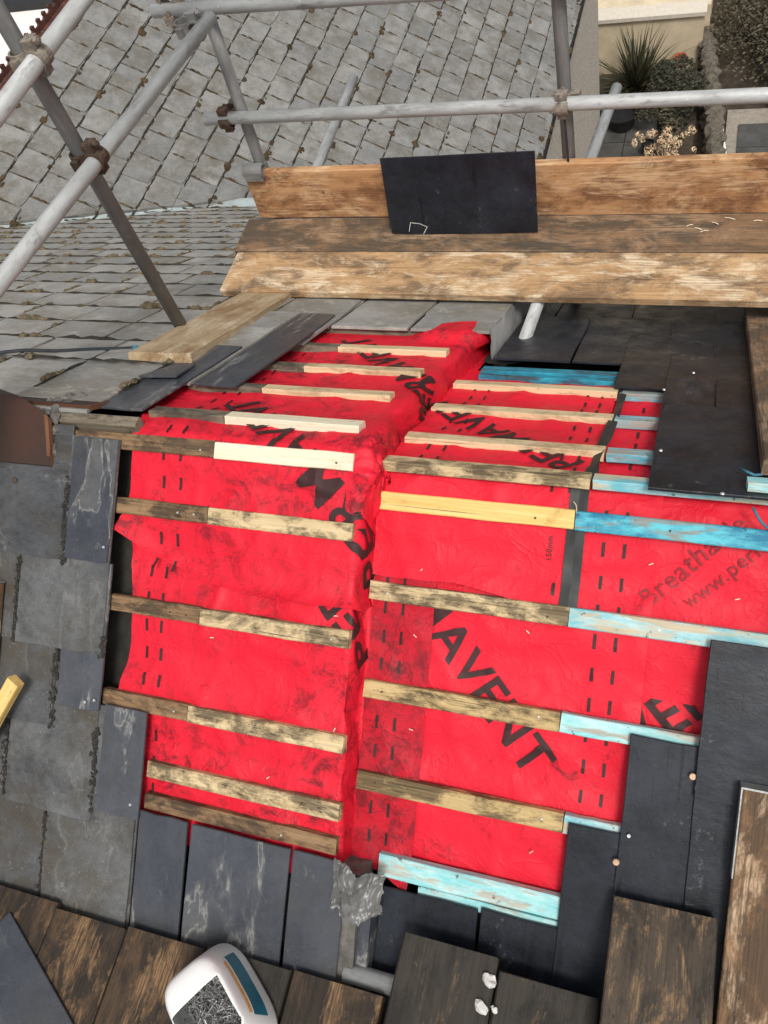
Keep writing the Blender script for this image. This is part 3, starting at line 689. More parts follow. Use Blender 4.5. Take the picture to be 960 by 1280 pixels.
# closing mortar and lead on the step below the membrane
bm = bmesh.new(); vs = bm_box(bm, .012, .106, 0, .62, -.10, .004)
bmesh.ops.subdivide_edges(bm, edges=bm.edges[:], cuts=5, use_grid_fill=True)
for v in bm.verts: v.co += Vector((noise.noise(v.co*22), noise.noise(v.co*22+Vector((5, 0, 0))), noise.noise(v.co*18+Vector((0, 7, 0)))))*.006
obj('mortar_fillet', me_from(bm, 'mortar_fillet', M_mortar), house_l, MN(0, 1.715, 0))
bm = bmesh.new(); bm_box(bm, .107, .138, 0, .58, -.10, -.012); bmesh.ops.bevel(bm, geom=bm.edges[:], offset=.004, segments=2)
obj('lead_strip', me_from(bm, 'lead_strip', M_slate_blue), house_l, MN(0, 1.72, 0))

# --- slates of the higher house, far slope
def valley_x(y): return VAL.x+(tp/tq)*(y-VAL.y)       # x of the valley line at depth y (line: LF plane meets wing plane)
far_tails = [.15+.25*k for k in range(21)]; moss_spots = []
R_edge = {0: -.955, 1: -.81, 2: -.665, 3: -.505, 4: -.525, 5: -.51}
def cut_slate(me_src, M, co, no, mat):
    bm = bmesh.new(); bm.from_mesh(me_src); bm.transform(M)
    bmesh.ops.bisect_plane(bm, geom=bm.verts[:]+bm.edges[:]+bm.faces[:], plane_co=co, plane_no=no, clear_outer=True)
    if not bm.verts: bm.free(); return None
    bmesh.ops.holes_fill(bm, edges=[e for e in bm.edges if e.is_boundary]); bm.transform(M.inverted()); return me_from(bm, 'slate', mat)
VDIR = Vector((tp/tq, 1, -tp)).normalized(); VNO = VDIR.cross(AZ).normalized()       # horizontal normal of the valley, pointing to +x side
for k, t in enumerate(far_tails):
    xr = R_edge.get(k, .092 if k % 2 == 0 else .0); x = xr; first = True
    while x > -4.6:
        wdt = .302
        if k >= 6 and first and k % 2: x = .092; wdt = .15
        if first and k in (2, 3, 4): wdt = .15
        x0 = x-wdt; yc = t*c
        if x > valley_x(yc)-.1-(.0) or True:
            ms = S_blue if (first and k in (2, 3, 4)) else S_far
            o = None
            corner_in = [(xx-valley_x(s_*c)) for xx in (x0, x) for s_ in (t-.25, t)]
            if max(corner_in) > .0:
                o = slate(house_l, ms, 'F', x0, x, max(t-.60, .004), t, 0.0, .0, .004, tau=TAUF)
                if min(xx-valley_x(s_*c) for xx in (x0, x) for s_ in (t-.6, t)) < .05:
                    M = Matrix.Translation(parent_loc(house_l)) @ o.matrix_basis
                    m2 = cut_slate(o.data, M, VAL+VNO*.06, -VNO, ms[0].materials[0])
                    if m2 is None: bpy.data.objects.remove(o)
                    else: o.data = m2
                if x < -.7 and t > .3: moss_spots.append((x, x0, t))
        x = x0-.003; first = False
bm = Clumps()
for x, x0, t in moss_spots:
    if random.random() < .66:                           # along the tail edge
        n = random.choice((1, 2, 3, 4, 6)); xs = random.uniform(x0+.02, x)
        for j in range(n):
            blob(bm, FP(xs-j*random.uniform(.010, .03), t+random.uniform(-.014, .008), .040), random.uniform(.007, .018), random.uniform(1.0, 2.0), 1, .9, AX, FDN, FNOR)
    if random.random() < .18: blob(bm, FP(random.uniform(x0, x), t+.002, .042), random.uniform(.016, .028), 1.8, 1, .8, AX, FDN, FNOR)
    if random.random() < .70:                           # in the joint
        s0 = t-random.uniform(.05, .24)
        for j in range(random.randint(2, 9)):
            blob(bm, FP(x+random.uniform(-.005, .005), s0+j*.022, .031), random.uniform(.006, .014), 1, 1.6, .9, AX, FDN, FNOR)
dl = Clumps()  # dark strips: dirt, and painted shade where each course steps down
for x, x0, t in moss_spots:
    dirt_shade_line(dl, FP(x0, t-.002, .0385), FP(x, t-.002, .0385), FNOR, .010)
    if random.random() < .9: dirt_shade_line(dl, FP(x+.0015, t-.25, .021), FP(x+.0015, t, .030), FNOR, .009)
o = obj('joint_dirt_shade', dl.mesh('joint_dirt_shade', M_dirt_shade), house_l); o['kind'] = 'stuff'
o = obj('moss', bm.mesh('moss', M_moss_pale), house_l); o['kind'] = 'stuff'; o['label'] = 'straw-coloured moss tufts in the slate joints'
# broken slate shard left on the stripped edge
bm = bmesh.new(); pts = [(-.02, 0), (.10, .02), (.09, .15), (.02, .12)]
A = [bm.verts.new((x, y, 0)) for x, y in pts]; B = [bm.verts.new((x, y, .006)) for x, y in pts]; bm.faces.new(A[::-1]); bm.faces.new(B)
for k in range(4): bm.faces.new((A[k], A[(k+1) % 4], B[(k+1) % 4], B[k]))
P = FP(-.80, .27, .030); tag(obj('slate_shard', me_from(bm, 'slate_shard', M_slate_blue), None, basis(P, AX, FDN, FNOR)), 'broken triangular shard of blue-grey slate on the far slope', 'slate')

# --- lead valley and far eaves of the higher house
def ribbon(name, pts, wv, mat, parent, lift=.03, mid=-.015):
    bm = bmesh.new(); L = []
    for p, u in pts:
        L.append([bm.verts.new(p-u*wv+AZ*lift), bm.verts.new(p-u*wv*.3+AZ*(lift*.8)), bm.verts.new(p+AZ*(lift+mid)), bm.verts.new(p+u*wv*.3+AZ*(lift*.8)), bm.verts.new(p+u*wv+AZ*lift)])
    for a, b in zip(L, L[1:]):
        for k in range(4): bm.faces.new((a[k], a[k+1], b[k+1], b[k]))
    return obj(name, me_from(bm, name, mat, True), parent)
pts = []
for i in range(24):
    y = 2.35+i*(4.30-2.35)/23; P = Vector((valley_x(y), y, -tp*y)); pts.append((P+AZ*.008*sin(i*1.7), VNO))
ribbon('lead_valley', pts, .085, M_lead_pale, house_l, .040, -.012)
bm = bmesh.new()
for i in range(7):
    for j in range(4):
        pass
P = Vector((valley_x(4.30)+.03, 4.26, -tp*4.28+.05))
bm = bmesh.new(); G2 = [[bm.verts.new(P+Vector((.10*i-.06, .05*j-.10, .045*sin(i*.5)-.03*j*.3))) for j in range(5)] for i in range(6)]
for i in range(5):
    for j in range(4): bm.faces.new((G2[i][j], G2[i+1][j], G2[i+1][j+1], G2[i][j+1]))
obj('lead_apron', me_from(bm, 'lead_apron', M_lead_pale, True), house_l)
bm = bmesh.new(); bm_tube(bm, FP(-3.2, LEAVES+.08, -.05), FP(-.1, LEAVES+.08, -.05), .05, None, 12); obj('gutter', me_from(bm, 'gutter', M_clay_ridge), house_l)
# lead upstand at the verge of the far slope
bm = bmesh.new(); NS = 26; RWS = []
for i in range(NS+1):
    s_ = 1.04+i*.05; row = []
    for q_ in range(9):
        d = q_/8*.20; dx = .088+.008*noise.noise(Vector((s_*8, q_*.7, 2)))+(.0 if q_ < 8 else .012)
        tri = max(0, min(1, (s_-1.04)/.04)); row.append(bm.verts.new(FP(dx+.012*d/.2, s_+(.02*(q_/8)*(1-tri)), .022-d*(1 if i > 0 else .82))))
    RWS.append(row)
for a, b in zip(RWS, RWS[1:]):
    for k in range(8): bm.faces.new((a[k], a[k+1], b[k+1], b[k]))
obj('lead_flashing', me_from(bm, 'lead_flashing', M_lead, True), house_l)
bm = bmesh.new(); RWS = []
for i in range(NS+1):
    s_ = 1.02+i*.05; RWS.append([bm.verts.new(FP(.070+.13*q_/6, s_+.03*noise.noise(Vector((i*.9, q_, 1))), HR-.018+.030*abs(q_/6-.45)+.010*noise.noise(Vector((s_*9, q_*.8, 5))))) for q_ in range(7)])
for a, b in zip(RWS, RWS[1:]):
    for k in range(6): bm.faces.new((a[k], a[k+1], b[k+1], b[k]))
obj('rubber_soaker', me_from(bm, 'rubber_soaker', M_tape, True), house_r)

# --- slates of the lower house
for k in range(14):                                    # far slope
    t = .31+.26*k; x = {0: .832, 1: .680, 2: .832, 3: .680, 4: .832}.get(k, .832 if k % 2 == 0 else .680)
    left = .690 if k < 3 else (.690 if k == 3 else (.540 if k == 4 else .105)); head = max(t-.60, .002)
    xs = [x+.305*j for j in range(-4, 3)]; cuts = [left]+[q_ for q_ in xs if q_ > left+.04]
    for a, b in zip(cuts, cuts[1:]): slate(house_r, S_black, 'F', a+.001, b-.001, head, t, HR, .0, .002)
for (x0, x1, hd, tl, lf) in ((.858, 1.16, .390, .750, .018), (1.163, 1.46, .390, .99, .012), (1.01, 1.31, .16, .76, .022), (.860, 1.16, .70, 1.045, .011), (.709, 1.010, .638, 1.24, .004), (1.163, 1.46, .64, 1.24, .006),
                             (.588, .889, .874, 1.474, .001), (.138, .399, 1.140, 1.74, 0), (.402, .700, 1.136, 1.74, 0), (.703, 1.0, 1.15, 1.74, -.002), (1.003, 1.3, 1.15, 1.74, -.002)):
    slate(house_r, S_black, 'N', x0, x1, hd, tl, HR, lf, .002, tau=.015)
for k in range(6):
    for x0 in (.14, .445, .75, 1.055, 1.36): slate(house_r, S_black, 'N', x0+(.15 if k % 2 else 0), x0+.302+(.15 if k % 2 else 0), 1.40+.25*k, 2.0+.25*k, HR)
for px, py, mt, r in ((770, 1078, M_copper, .0085), (866, 971, M_copper, .0085), (786, 1045, M_nailhead, .005), (885, 929, M_nailhead, .005)):
    nail_head(house_r, on_plane(px, py, (0, -sn, c), HR+.030), NNOR, mt, r)
for px, py in ((903, 617), (830, 487), (867, 466), (826, 563)):
    nail_head(house_r, on_plane(px, py, (0, sn, c), HR+.026), FNOR, M_nailhead, .005)

# ------------------------------------------------------------------ rear wing
WX0, WX1, WY1 = -5.02, -1.00, 11.95                     # ridge x, eaves x, far end
def WP(u, y, h):                                        # u metres down the slope from the ridge line
    zr = VAL.z+tq*(VAL.x-WX0); return Vector((WX0+u*cos(Q)+h*sin(Q), y, zr-u*sin(Q)+h*cos(Q)))
WL = (WX1-WX0)/cos(Q); ZRW = VAL.z+tq*(VAL.x-WX0)
WDN, WNOR = Vector((cos(Q), 0, -sin(Q))), Vector((sin(Q), 0, cos(Q)))
wing = thing('rear_wing', 'long pebbledashed rear wing under a mossy grey slate roof with crested red ridge', 'building', (-4.7, 7.5, GZ))
bm = bmesh.new(); ze = ZRW-tq*(WX1-.05-WX0)
prof = [(WX0-2.1, GZ), (WX1-.05, GZ), (WX1-.05, ze-.06), (WX0, ZRW-.06), (WX0-2.1, ZRW-2.6)]
A = [bm.verts.new((x, 3.9, z)) for x, z in prof]; B = [bm.verts.new((x, WY1, z)) for x, z in prof]
bm.faces.new(A); bm.faces.new(B[::-1])
for k in range(5): bm.faces.new((A[k], A[(k+1) % 5], B[(k+1) % 5], B[k]))
bmesh.ops.recalc_face_normals(bm, faces=bm.faces); obj('wall', me_from(bm, 'wall', M_pebble), wing)
bm = bmesh.new()                                        # roof boarding, clipped where the main roof rises
loop = [WP(0, 0, -.012), WP(WL, 0, -.012), WP(WL, 0, -.05), WP(0, 0, -.05)]
def ymain(x): return VAL.y+(x-VAL.x)*tq/tp
for x_side in (0,):
    a = [bm.verts.new((WX0, 2.3, loop[0].z)), bm.verts.new((WX1, ymain(-3.2), loop[1].z)), bm.verts.new((WX1, WY1+.1, loop[1].z)), bm.verts.new((WX0, WY1+.1, loop[0].z))]
    bm.faces.new(a)
    b = [bm.verts.new((WX0-2.2, 2.3, loop[0].z-2.6)), bm.verts.new((WX0, 2.3, loop[0].z-.001)), bm.verts.new((WX0, WY1+.1, loop[0].z-.001)), bm.verts.new((WX0-2.2, WY1+.1, loop[0].z-2.6))]
    bm.faces.new(b)
obj('roof_boarding', me_from(bm, 'roof_boarding', M_felt), wing)
cands = []; gw = .252; moss_w = []
for k in range(int(WL/gw)+2):
    t = min(.19+gw*k, WL+.045); y = 2.2+(.152 if k % 2 else 0)
    while y < WY1+.05:
        u0 = t-gw; xm = WP(t, 0, 0).x
        if ymain(WP(u0, 0, 0).x) < y+.32 or xm > -3.25 and y > 4.05: cands.append((t, y, k))
        y += .3045
def frame_px(P):
    d = P-CAM; z = d.dot(CF); return 480+F_PX*d.dot(CR)/z, 640+F_PX*d.dot(CD)/z
scored = []
for t, y, k in cands:
    P = WP(t-.12, y+.15, 0); px, py = frame_px(P); vis = -40 < px < 720 and -40 < py < 300
    scored.append((0 if vis else 1, (P-CAM).length, t, y, k))
scored.sort(); restbm = bmesh.new()
for i, (nv_, dist, t, y, k) in enumerate(scored):
    head = t-.60; Mx = basis(WP(head, y+.151, .004), AY, -WDN, WNOR) @ Matrix.Rotation(random.gauss(0, .008), 4, 'Z') @ Matrix.Translation((random.gauss(0, .002), random.gauss(0, .004), 0)) @ Matrix.Rotation(-TAUF, 4, 'X')
    me = random.choice(S_wing); xh = WP(head, 0, 0).x
    need = y < ymain(WP(t, 0, 0).x)+.12 and WP(t, 0, 0).x < -3.1
    m2 = cut_slate(me, Mx, VAL-VNO*.05, VNO, M_slate_wing) if need else me
    if m2 is None: continue
    if head < -.02 and m2 is me or (need and head < -.02):          # trim what would pass over the ridge
        m2 = cut_slate(m2, Mx, WP(.0, 0, 0), (-1, 0, 0), M_slate_wing)
        if m2 is None: continue
    if i < 290: obj('slate', m2, wing, Mx)
    else:
        tb = bmesh.new(); tb.from_mesh(m2); tb.transform(Mx); tmp = bpy.data.meshes.new('tmp'); tb.to_mesh(tmp); tb.free(); restbm.from_mesh(tmp); bpy.data.meshes.remove(tmp)
    if not nv_: moss_w.append((t, y))
o = obj('far_slates', me_from(restbm, 'far_slates', M_slate_wing), wing); o['kind'] = 'stuff'
bm = Clumps()
for t, y in moss_w:
    if random.random() < .50:
        yy = y+(random.uniform(-.03, .03) if random.random() < .55 else random.uniform(0, .3))
        for j in range(random.choice((1, 1, 2, 3, 4))):
            blob(bm, WP(t+random.uniform(-.008, .03), yy+random.uniform(-.05, .05), .033), random.uniform(.009, .036)*random.choice((.5, .8, 1)), random.uniform(.7, 1.2), random.uniform(1, 2.0), .6, WDN, AY, WNOR)
    if random.random() < .9:
        s0 = random.uniform(0, .15)
        for j in range(random.randint(3, 10)):
            blob(bm, WP(t-s0-random.uniform(.0, .10), y+random.uniform(-.006, .006), .029), random.uniform(.006, .016), 1.8, .8, .7, WDN, AY, WNOR)
    if random.random() < .65:
        y0 = y+random.uniform(0, .25)
        for j in range(random.randint(2, 6)): blob(bm, WP(t+.004, y0+random.uniform(0, .08), .032), random.uniform(.004, .010), .8, 1.8, .7, WDN, AY, WNOR)
dl = Clumps()  # dark strips for joint dirt that also paint in the course shadows
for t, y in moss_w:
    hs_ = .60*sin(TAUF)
    if random.random() < .92: dirt_shade_line(dl, WP(t+.006, y-.005, .029), WP(t+.006, y+.30, .029), WNOR, random.uniform(.006, .012))
    if random.random() < .70: dirt_shade_line(dl, WP(t-.25, y-.002, .020), WP(t-random.uniform(-.01, .06), y-.002, .029), WNOR, random.uniform(.0035, .008))
o = obj('joint_dirt_shade', dl.mesh('joint_dirt_shade', M_dirt_shade), wing); o['kind'] = 'stuff'
o = obj('moss', bm.mesh('moss', M_moss), wing); o['kind'] = 'stuff'; o['label'] = 'brown moss cushions along the slate joints'
# crested ridge tiles
def crest_me(L=.45):
    bm = bmesh.new(); R = []
    prof = [(-.10, -.058), (-.03, -.012), (0, 0), (.03, -.012), (.10, -.058)]
    for y in (0, L): R.append([bm.verts.new((x, y, z+.016)) for x, z in prof]+[bm.verts.new((x*.97, y, z)) for x, z in prof[::-1]])
    for k in range(10): bm.faces.new((R[0][k], R[0][(k+1) % 10], R[1][(k+1) % 10], R[1][k]))
    for r in R:
        for k in range(4): bm.faces.new((r[k], r[k+1], r[8-k], r[9-k]))
    nt_ = 4; tw = L/nt_
    out = []
    for k in range(nt_):
        y0 = k*tw; out += [(y0+.004, .055), (y0+tw*.18, .066), (y0+tw*.14, .092), (y0+tw*.36, .105), (y0+tw*.58, .092), (y0+tw*.54, .066), (y0+tw*.70, .055)]
    out = [(0, .0)]+out+[(L, .055), (L, .0)]
    for sx in (-.011,):
        A = [bm.verts.new((-.011, y, z)) for y, z in out]; B = [bm.verts.new((.011, y, z)) for y, z in out]; n = len(out)
        bm.faces.new(A); bm.faces.new(B[::-1])
        for k in range(n): bm.faces.new((A[k], B[k], B[(k+1) % n], A[(k+1) % n]))
    bmesh.ops.recalc_face_normals(bm, faces=bm.faces); return me_from(bm, 'ridge_tile', M_clay_ridge)
CT = crest_me()
for k in range(18): obj('ridge_tile', CT, wing, Matrix.Translation((WX0, 2.6+.455*k, ZRW+.018)))
bm = bmesh.new(); bm_tube(bm, (WX1+.025, 4.3, ze-.10), (WX1+.025, WY1+.1, ze-.10), .05, None, 12); obj('gutter', me_from(bm, 'gutter', M_gutter), wing)
bm = bmesh.new(); bm_tube(bm, (WX1-.0, 4.6, GZ), (WX1-.0, 4.6, ze-.14), .034, None, 12); obj('downpipe', me_from(bm, 'downpipe', M_gutter), wing)
# window in the wing wall
xw = WX1-.05; bm = bmesh.new(); bm_box(bm, xw, xw+.03, 5.4, 6.45, ze-1.75, ze-.55); win = obj('window', me_from(bm, 'window', M_glass), wing)
bm = bmesh.new()
for a in ((5.34, 6.51, ze-.55, ze-.47), (5.34, 6.51, ze-1.83, ze-1.75), (5.34, 5.4, ze-1.75, ze-.55), (6.45, 6.51, ze-1.75, ze-.55), (5.9, 5.95, ze-1.75, ze-.55)): bm_box(bm, xw, xw+.055, *a)
sub('frame', me_from(bm, 'frame', M_frame), win); bm = bmesh.new(); bm_box(bm, xw, xw+.14, 5.28, 6.57, ze-1.88, ze-1.832); sub('sill', me_from(bm, 'sill', M_frame), win)

# ------------------------------------------------------------------ scaffold behind the roofs
scaf = thing('scaffold', 'galvanised tube scaffold with guard rails standing on the far roof slopes', 'scaffold', (-.4, 1.69, -1.2))
PA = on_plane(225, 405, (0, sn, c), .062); SAX, SAY = PA.x, PA.y
SBX, SCX, SY = -1.085, .252, 1.705
BZ = -.70                                               # top of the scaffold boards
zB = -tp*SY+.03; zC = -tp*SY+ZR+.035
def coupler(P, d1, d2, mat, parent=scaf):
    """swivel/right-angle coupler clasping two crossing tubes"""
    P = Vector(P); d1, d2 = Vector(d1).normalized(), Vector(d2).normalized(); nrm = d1.cross(d2).normalized(); bm = bmesh.new()
    for d, off in ((d1, -.026), (d2, .026)):
        q = P+nrm*off; bm_tube(bm, q-d*.024, q+d*.024, .0305, .0245, 18)
        e = d.cross(nrm).normalized()
        M = basis(q+e*.040, e, d, nrm); bm_box(bm, -.012, .014, -.020, .020, -.016, .016, M)
        bm_tube(bm, q+e*.046-nrm*.030, q+e*.046+nrm*.034, .0062, None, 8); bm_tube(bm, q+e*.046+nrm*.018, q+e*.046+nrm*.030, .011, None, 6)
        M = basis(q-e*.036, e, d, nrm); bm_box(bm, -.008, .010, -.017, .017, -.012, .012, M)
    bmesh.ops.recalc_face_normals(bm, faces=bm.faces); return obj('coupler', me_from(bm, 'coupler', mat), parent)
tube_obj('standard', (SAX, SAY, PA.z), (SAX+.012, SAY+.01, 1.9), M_galv_dull, scaf)
tube_obj('standard', (SBX, SY, zB), (SBX+.055, SY, .22), M_galv_dull, scaf)
tube_obj('standard', (SCX, SY, zC), (SCX-.03, SY, 1.2), M_galv_dull, scaf)
# rails along the side
def y_rail(px, py, z, y0, y1):
    P = on_z(px, py, z); return P
RX = SAX+.052
r2 = on_plane(112, 212, (1, 0, 0), RX); r1 = on_plane(40, 84, (1, 0, 0), RX); e2 = on_plane(263, 22, (1, 0, 0), RX)
tube_obj('guard_rail', r2+(r2-e2)*1.7, e2, M_galv, scaf)
tube_obj('guard_rail', (RX, -.75, r1.z), (RX, 2.9, r1.z), M_galv, scaf)
g0 = on_y(257, 149, SY-.052); g1 = on_y(958, 119, SY-.052)
tube_obj('guard_rail', g0, g0+(g1-g0)*1.6, M_galv, scaf)
t0 = on_y(192, 14, SY-.04); t1 = on_y(392, 1, SY-.04)
tube_obj('guard_rail', t0, t0+(t1-t0)*6.0, M_galv, scaf)
for (xa, ya, xb, yb) in ((-.985, 1.195, -1.022, 2.78), (.160, .985, .318, 2.57)):
    tube_obj('transom', (xa, ya, BZ-.064), (xb, yb, BZ-.064), M_galv, scaf)
tube_obj('ledger', (-1.20, 1.76, BZ-.115), (2.6, 1.76, BZ-.115), M_galv_dull, scaf)
coupler((SAX+.026, SAY, r2.z), AZ, -AY, M_rust); coupler((SAX+.026, SAY, r1.z), AZ, -AY, M_rust_pale)
coupler(on_y(286, 146, SY-.026), AX, -AZ, M_rust); coupler(on_y(704, 127, SY-.026), AX, -AZ, M_rust_pale)
coupler((SBX+.075, e2.y-.05, e2.z), AZ, -AY, M_galv_dull); coupler(on_y(215, 8, SY-.02), AX, AY, M_rust_pale)
bm = bmesh.new(); P = on_y(318, 213, 1.655); bm_tube(bm, P-AX*.045, P+AX*.045, .030, .022, 18); bm_box(bm, -.04, .04, -.03, .055, -.034, .004, Matrix.Translation(P)); bmesh.ops.recalc_face_normals(bm, faces=bm.faces)
obj('board_clip', me_from(bm, 'board_clip', M_galv_dull), scaf)
bm = bmesh.new(); P = on_y(704, 131, SY-.05); bm_rod(bm, [P, P+Vector((.004, 0, -.1)), P+Vector((.010, .01, -.36))], .004); obj('tie_cord', me_from(bm, 'tie_cord', M_rope), scaf)

def hboard(name, x0, x1, yc, W, ztop, mat, label, axis='X', T=.038, hoop=None, tilt=0.0, cat='board', group=None, rotz=0.0):
    """horizontal scaffold board along X (yc = centre y) or along Y (x0, x1 = y range, yc = centre x)"""
    t = thing(name, label, cat, (x0, yc, ztop-T) if axis == 'X' else (yc, x0, ztop-T), group)
    me = plank_me('plank', x1-x0, W, T, mat, .0022, .004, 6)
    o = t.matrix_basis.translation
    M = basis(o, AX, AY, AZ) if axis == 'X' else basis(o, AY, -AX, AZ)
    M = M @ Matrix.Rotation(rotz, 4, 'Z') @ Matrix.Rotation(tilt, 4, 'X'); obj('plank', me, t, M)
    if hoop is not None:
        bm = bmesh.new(); L = x1-x0; xa, xb = (L-.028, L+.0025) if hoop > 0 else (-.0025, .028); e = .0022
        bm_box(bm, xa, xb, -W/2-e, -W/2+.004, -.001, T+e); bm_box(bm, xa, xb, W/2-.004, W/2+e, -.001, T+e)
        xe0, xe1 = (L+.0005, L+.003) if hoop > 0 else (-.003, -.0005); bm_box(bm, xe0, xe1, -W/2-e*1.5, W/2+e*1.5, -.002, T+e*1.5)
        obj('end_hoop', me_from(bm, 'end_hoop', M_steel), t, M)
    return t
p1 = on_z(279, 353, BZ); p2 = on_z(296, 306, BZ+.002); yA, yB, yC = 1.196, 1.437, 1.642
hboard('scaffold_board', p1.x, 2.3, (yA+yB-.004)/2, yB-yA-.004, BZ, M_board_worn, 'scuffed tan platform board overhanging the lower ridge, in front of the darker board', T=.036)
hboard('scaffold_board', p2.x, 2.3, (yB+yC)/2, yC-yB, BZ+.002, M_board_dirty, 'muddy brown platform board between the scuffed board and the upright toe board', T=.036)
tb = on_y(300, 208, yC+.001); tl = thing('toe_board', 'orange-brown toe board standing on edge behind the platform', 'board', (tb.x, yC+.02, BZ))
bm = bmesh.new(); Lb = 2.3-tb.x; me = plank_me('plank', Lb, .232, .036, M_board_new, .002, .004, 6); bm.free()
obj('plank', me, tl, basis(Vector((tb.x, yC+.002, BZ+.118)), AX, Vector((0, .04, 1)).normalized(), Vector((0, -1, .04)).normalized()) @ Matrix.Translation((0, 0, -.036)))
# sole plank on the far slope
a = on_plane(166, 436, (0, sn, c), .062); b = on_plane(232, 444, (0, sn, c), .062); e = on_plane(352, 372, (0, sn, c), .062)
ux = (e-b).normalized(); uy = FNOR.cross(ux).normalized(); o_ = (a+b)/2
sp = thing('sole_plank', 'short tan plank lying down the grey slates under a scaffold post', 'plank', FP(o_.x, (o_.y*c-o_.z*sn), .02))
obj('plank', plank_me('plank', 1.35, .222, .038, M_sole, .002, .004, 5), sp, basis(o_-FNOR*.040, ux, uy, FNOR))
# spare slate leaning on the toe board
b0, b1 = on_z(490, 291, BZ+.004), on_z(676, 292, BZ+.004); tpz = on_y(482, 193, yC-.012)
me = me_from(slate_bm(.612, .315, .007, .0008, 1), 'roof_slate', M_slate_black)
up_ = (Vector((b0.x-.01, yC-.012, BZ+.30))-b0).normalized(); xx = (b1-b0).normalized(); nz = xx.cross(up_).normalized()
o = obj('roof_slate', me, None, basis((b0+b1)/2+up_*.315, xx, up_, nz)); tag(o, 'black slate leaning against the orange toe board', 'slate')
bm = bmesh.new()
chalk = [(-.225, -.300), (-.215, -.262), (-.175, -.268), (-.145, -.282), (-.165, -.312)]
for (xa, ya), (xb, yb) in zip(chalk, chalk[1:]):
    d = Vector((xb-xa, yb-ya, 0)); n_ = Vector((-d.y, d.x, 0)).normalized()*.0012; A_, B_ = Vector((xa, ya, .0076)), Vector((xb, yb, .0076))
    bm.faces.new([bm.verts.new(v) for v in (A_-n_, B_-n_, B_+n_, A_+n_)])
sub('scratch_mark', me_from(bm, 'scratch_mark', M_mortar_white), o, o.matrix_basis.copy())
# straw shavings on the platform
for k, (px, py) in enumerate(((868, 285), (875, 290), (858, 283), (890, 278), (942, 276), (906, 272))):
    P = on_z(px, py, BZ+.006); bm = bmesh.new(); an = random.uniform(-.9, .5); L = random.uniform(.02, .04)
    bm_rod(bm, [P, P+Vector((cos(an)*L*.5, sin(an)*L*.5, .003)), P+Vector((cos(an)*L, sin(an)*L, 0))], .0018, 4)
    tag(obj('wood_shaving', me_from(bm, 'wood_shaving', M_pine_white)), 'thin pale wood shaving lying on the muddy platform board', 'shaving', 'shavings on the platform')

# ------------------------------------------------------------------ near scaffold boards and things on them
NB = [(-.988, -.757, M_board_brown, 'grimy brown near board partly under a dark loose slate', -1.165), (-.754, -.524, M_board_brown, 'grimy brown near board next to the loose slate, with an orange-worn end', -1.180), (-.521, -.285, M_board_brown, 'dark brown near board left of the nail tub', -1.172), (-.282, -.042, M_board_black, 'blackened near board under the nail tub', -1.160), (-.034, .205, M_board_brown, 'worn brown near board between the nail tub and the tube end', -1.158)]
for x0, x1, mt, lb, ye in NB: hboard('scaffold_board', -3.2, ye, (x0+x1)/2, x1-x0, BZ+random.uniform(-.001, .001), mt, lb, 'Y', hoop=None, group=None)
hboard('scaffold_board', -3.2, -1.24, -1.11, .23, BZ, M_board_brown, 'grimy brown near board at the outer side of the loose slate', 'Y')
hboard('scaffold_board', -3.2, -1.010, .349, .236, BZ+.046, M_board_black, 'blackened near board with rounded end holding white mortar lumps', 'Y')
hboard('scaffold_board', -3.2, -1.036, .588, .232, BZ+.042, M_board_black, 'plain blackened near board on the right of the mortar lumps', 'Y')
hboard('scaffold_board', -3.2, -.828, .826, .224, -.555, M_board_scuff, 'raised near board with orange scuffs lying over the black slates', 'Y')
tb_ = tube_obj('scaffold_tube', (.085, -1.128, BZ-.050), (1.7, -1.128, BZ-.050+.028), M_galv); tag(tb_, 'grey scaffold tube end showing under the near boards', 'tube')
def slope_board(name, side, x0, x1, s0, s1, h, mat, label, hoop=False, T=.038, rot=0.0):
    base_ = NP((x0+x1)/2, s1, h) if side == 'N' else FP((x0+x1)/2, s0, h)
    t = thing(name, label, 'board', base_); W = x1-x0; L = s1-s0; me = plank_me('plank', L, W, T, mat, .002, .004, 6)
    M = (basis(base_, NUP, -AX, NNOR) if side == 'N' else basis(base_, FDN, -AX, FNOR)) @ Matrix.Rotation(rot, 4, 'Z'); obj('plank', me, t, M)
    if hoop:
        bm = bmesh.new(); e = .003; xa = L-.03 if side == 'N' else 0
        bm_box(bm, L-.20, L+.001, W/2, W/2+e, .002, T+.001); bm_box(bm, L+.0005, L+.0045, -W/2-e, W/2+e, -.001, T+e)
        obj('end_hoop', me_from(bm, 'end_hoop', M_steel), t, M)
    return t
slope_board('scaffold_board', 'N', .955, 1.185, .694, 2.4, HR+.040, M_board_slope, 'steel-edged brown board lying up the near black slates', True)
slope_board('scaffold_board', 'N', -1.27, -1.032, .495, 2.2, .030, M_board_slope, 'steel-edged board lying up the old damp slates below the ridge tile', True)
slope_board('scaffold_board', 'F', .930, 1.155, .075, 1.75, HR+.034, M_board_dirty, 'worn board lying down the far black slates with a blue batten at its end', False)
# yellow timber offcut
a = near_xs(17, 851, .10); P0 = NP(a[0], a[1], .075); P1 = NP(a[0]-.15, a[1]+.26, .060); ux = (P1-P0).normalized(); uy = NNOR.cross(ux).normalized()
tag(obj('timber_offcut', plank_me('timber_offcut', .32, .042, .030, M_pine_yel, .001, .003, 3), None, basis(P0, ux, uy, ux.cross(uy).normalized())), 'clean yellow timber offcut resting on the board by the old slates', 'timber')
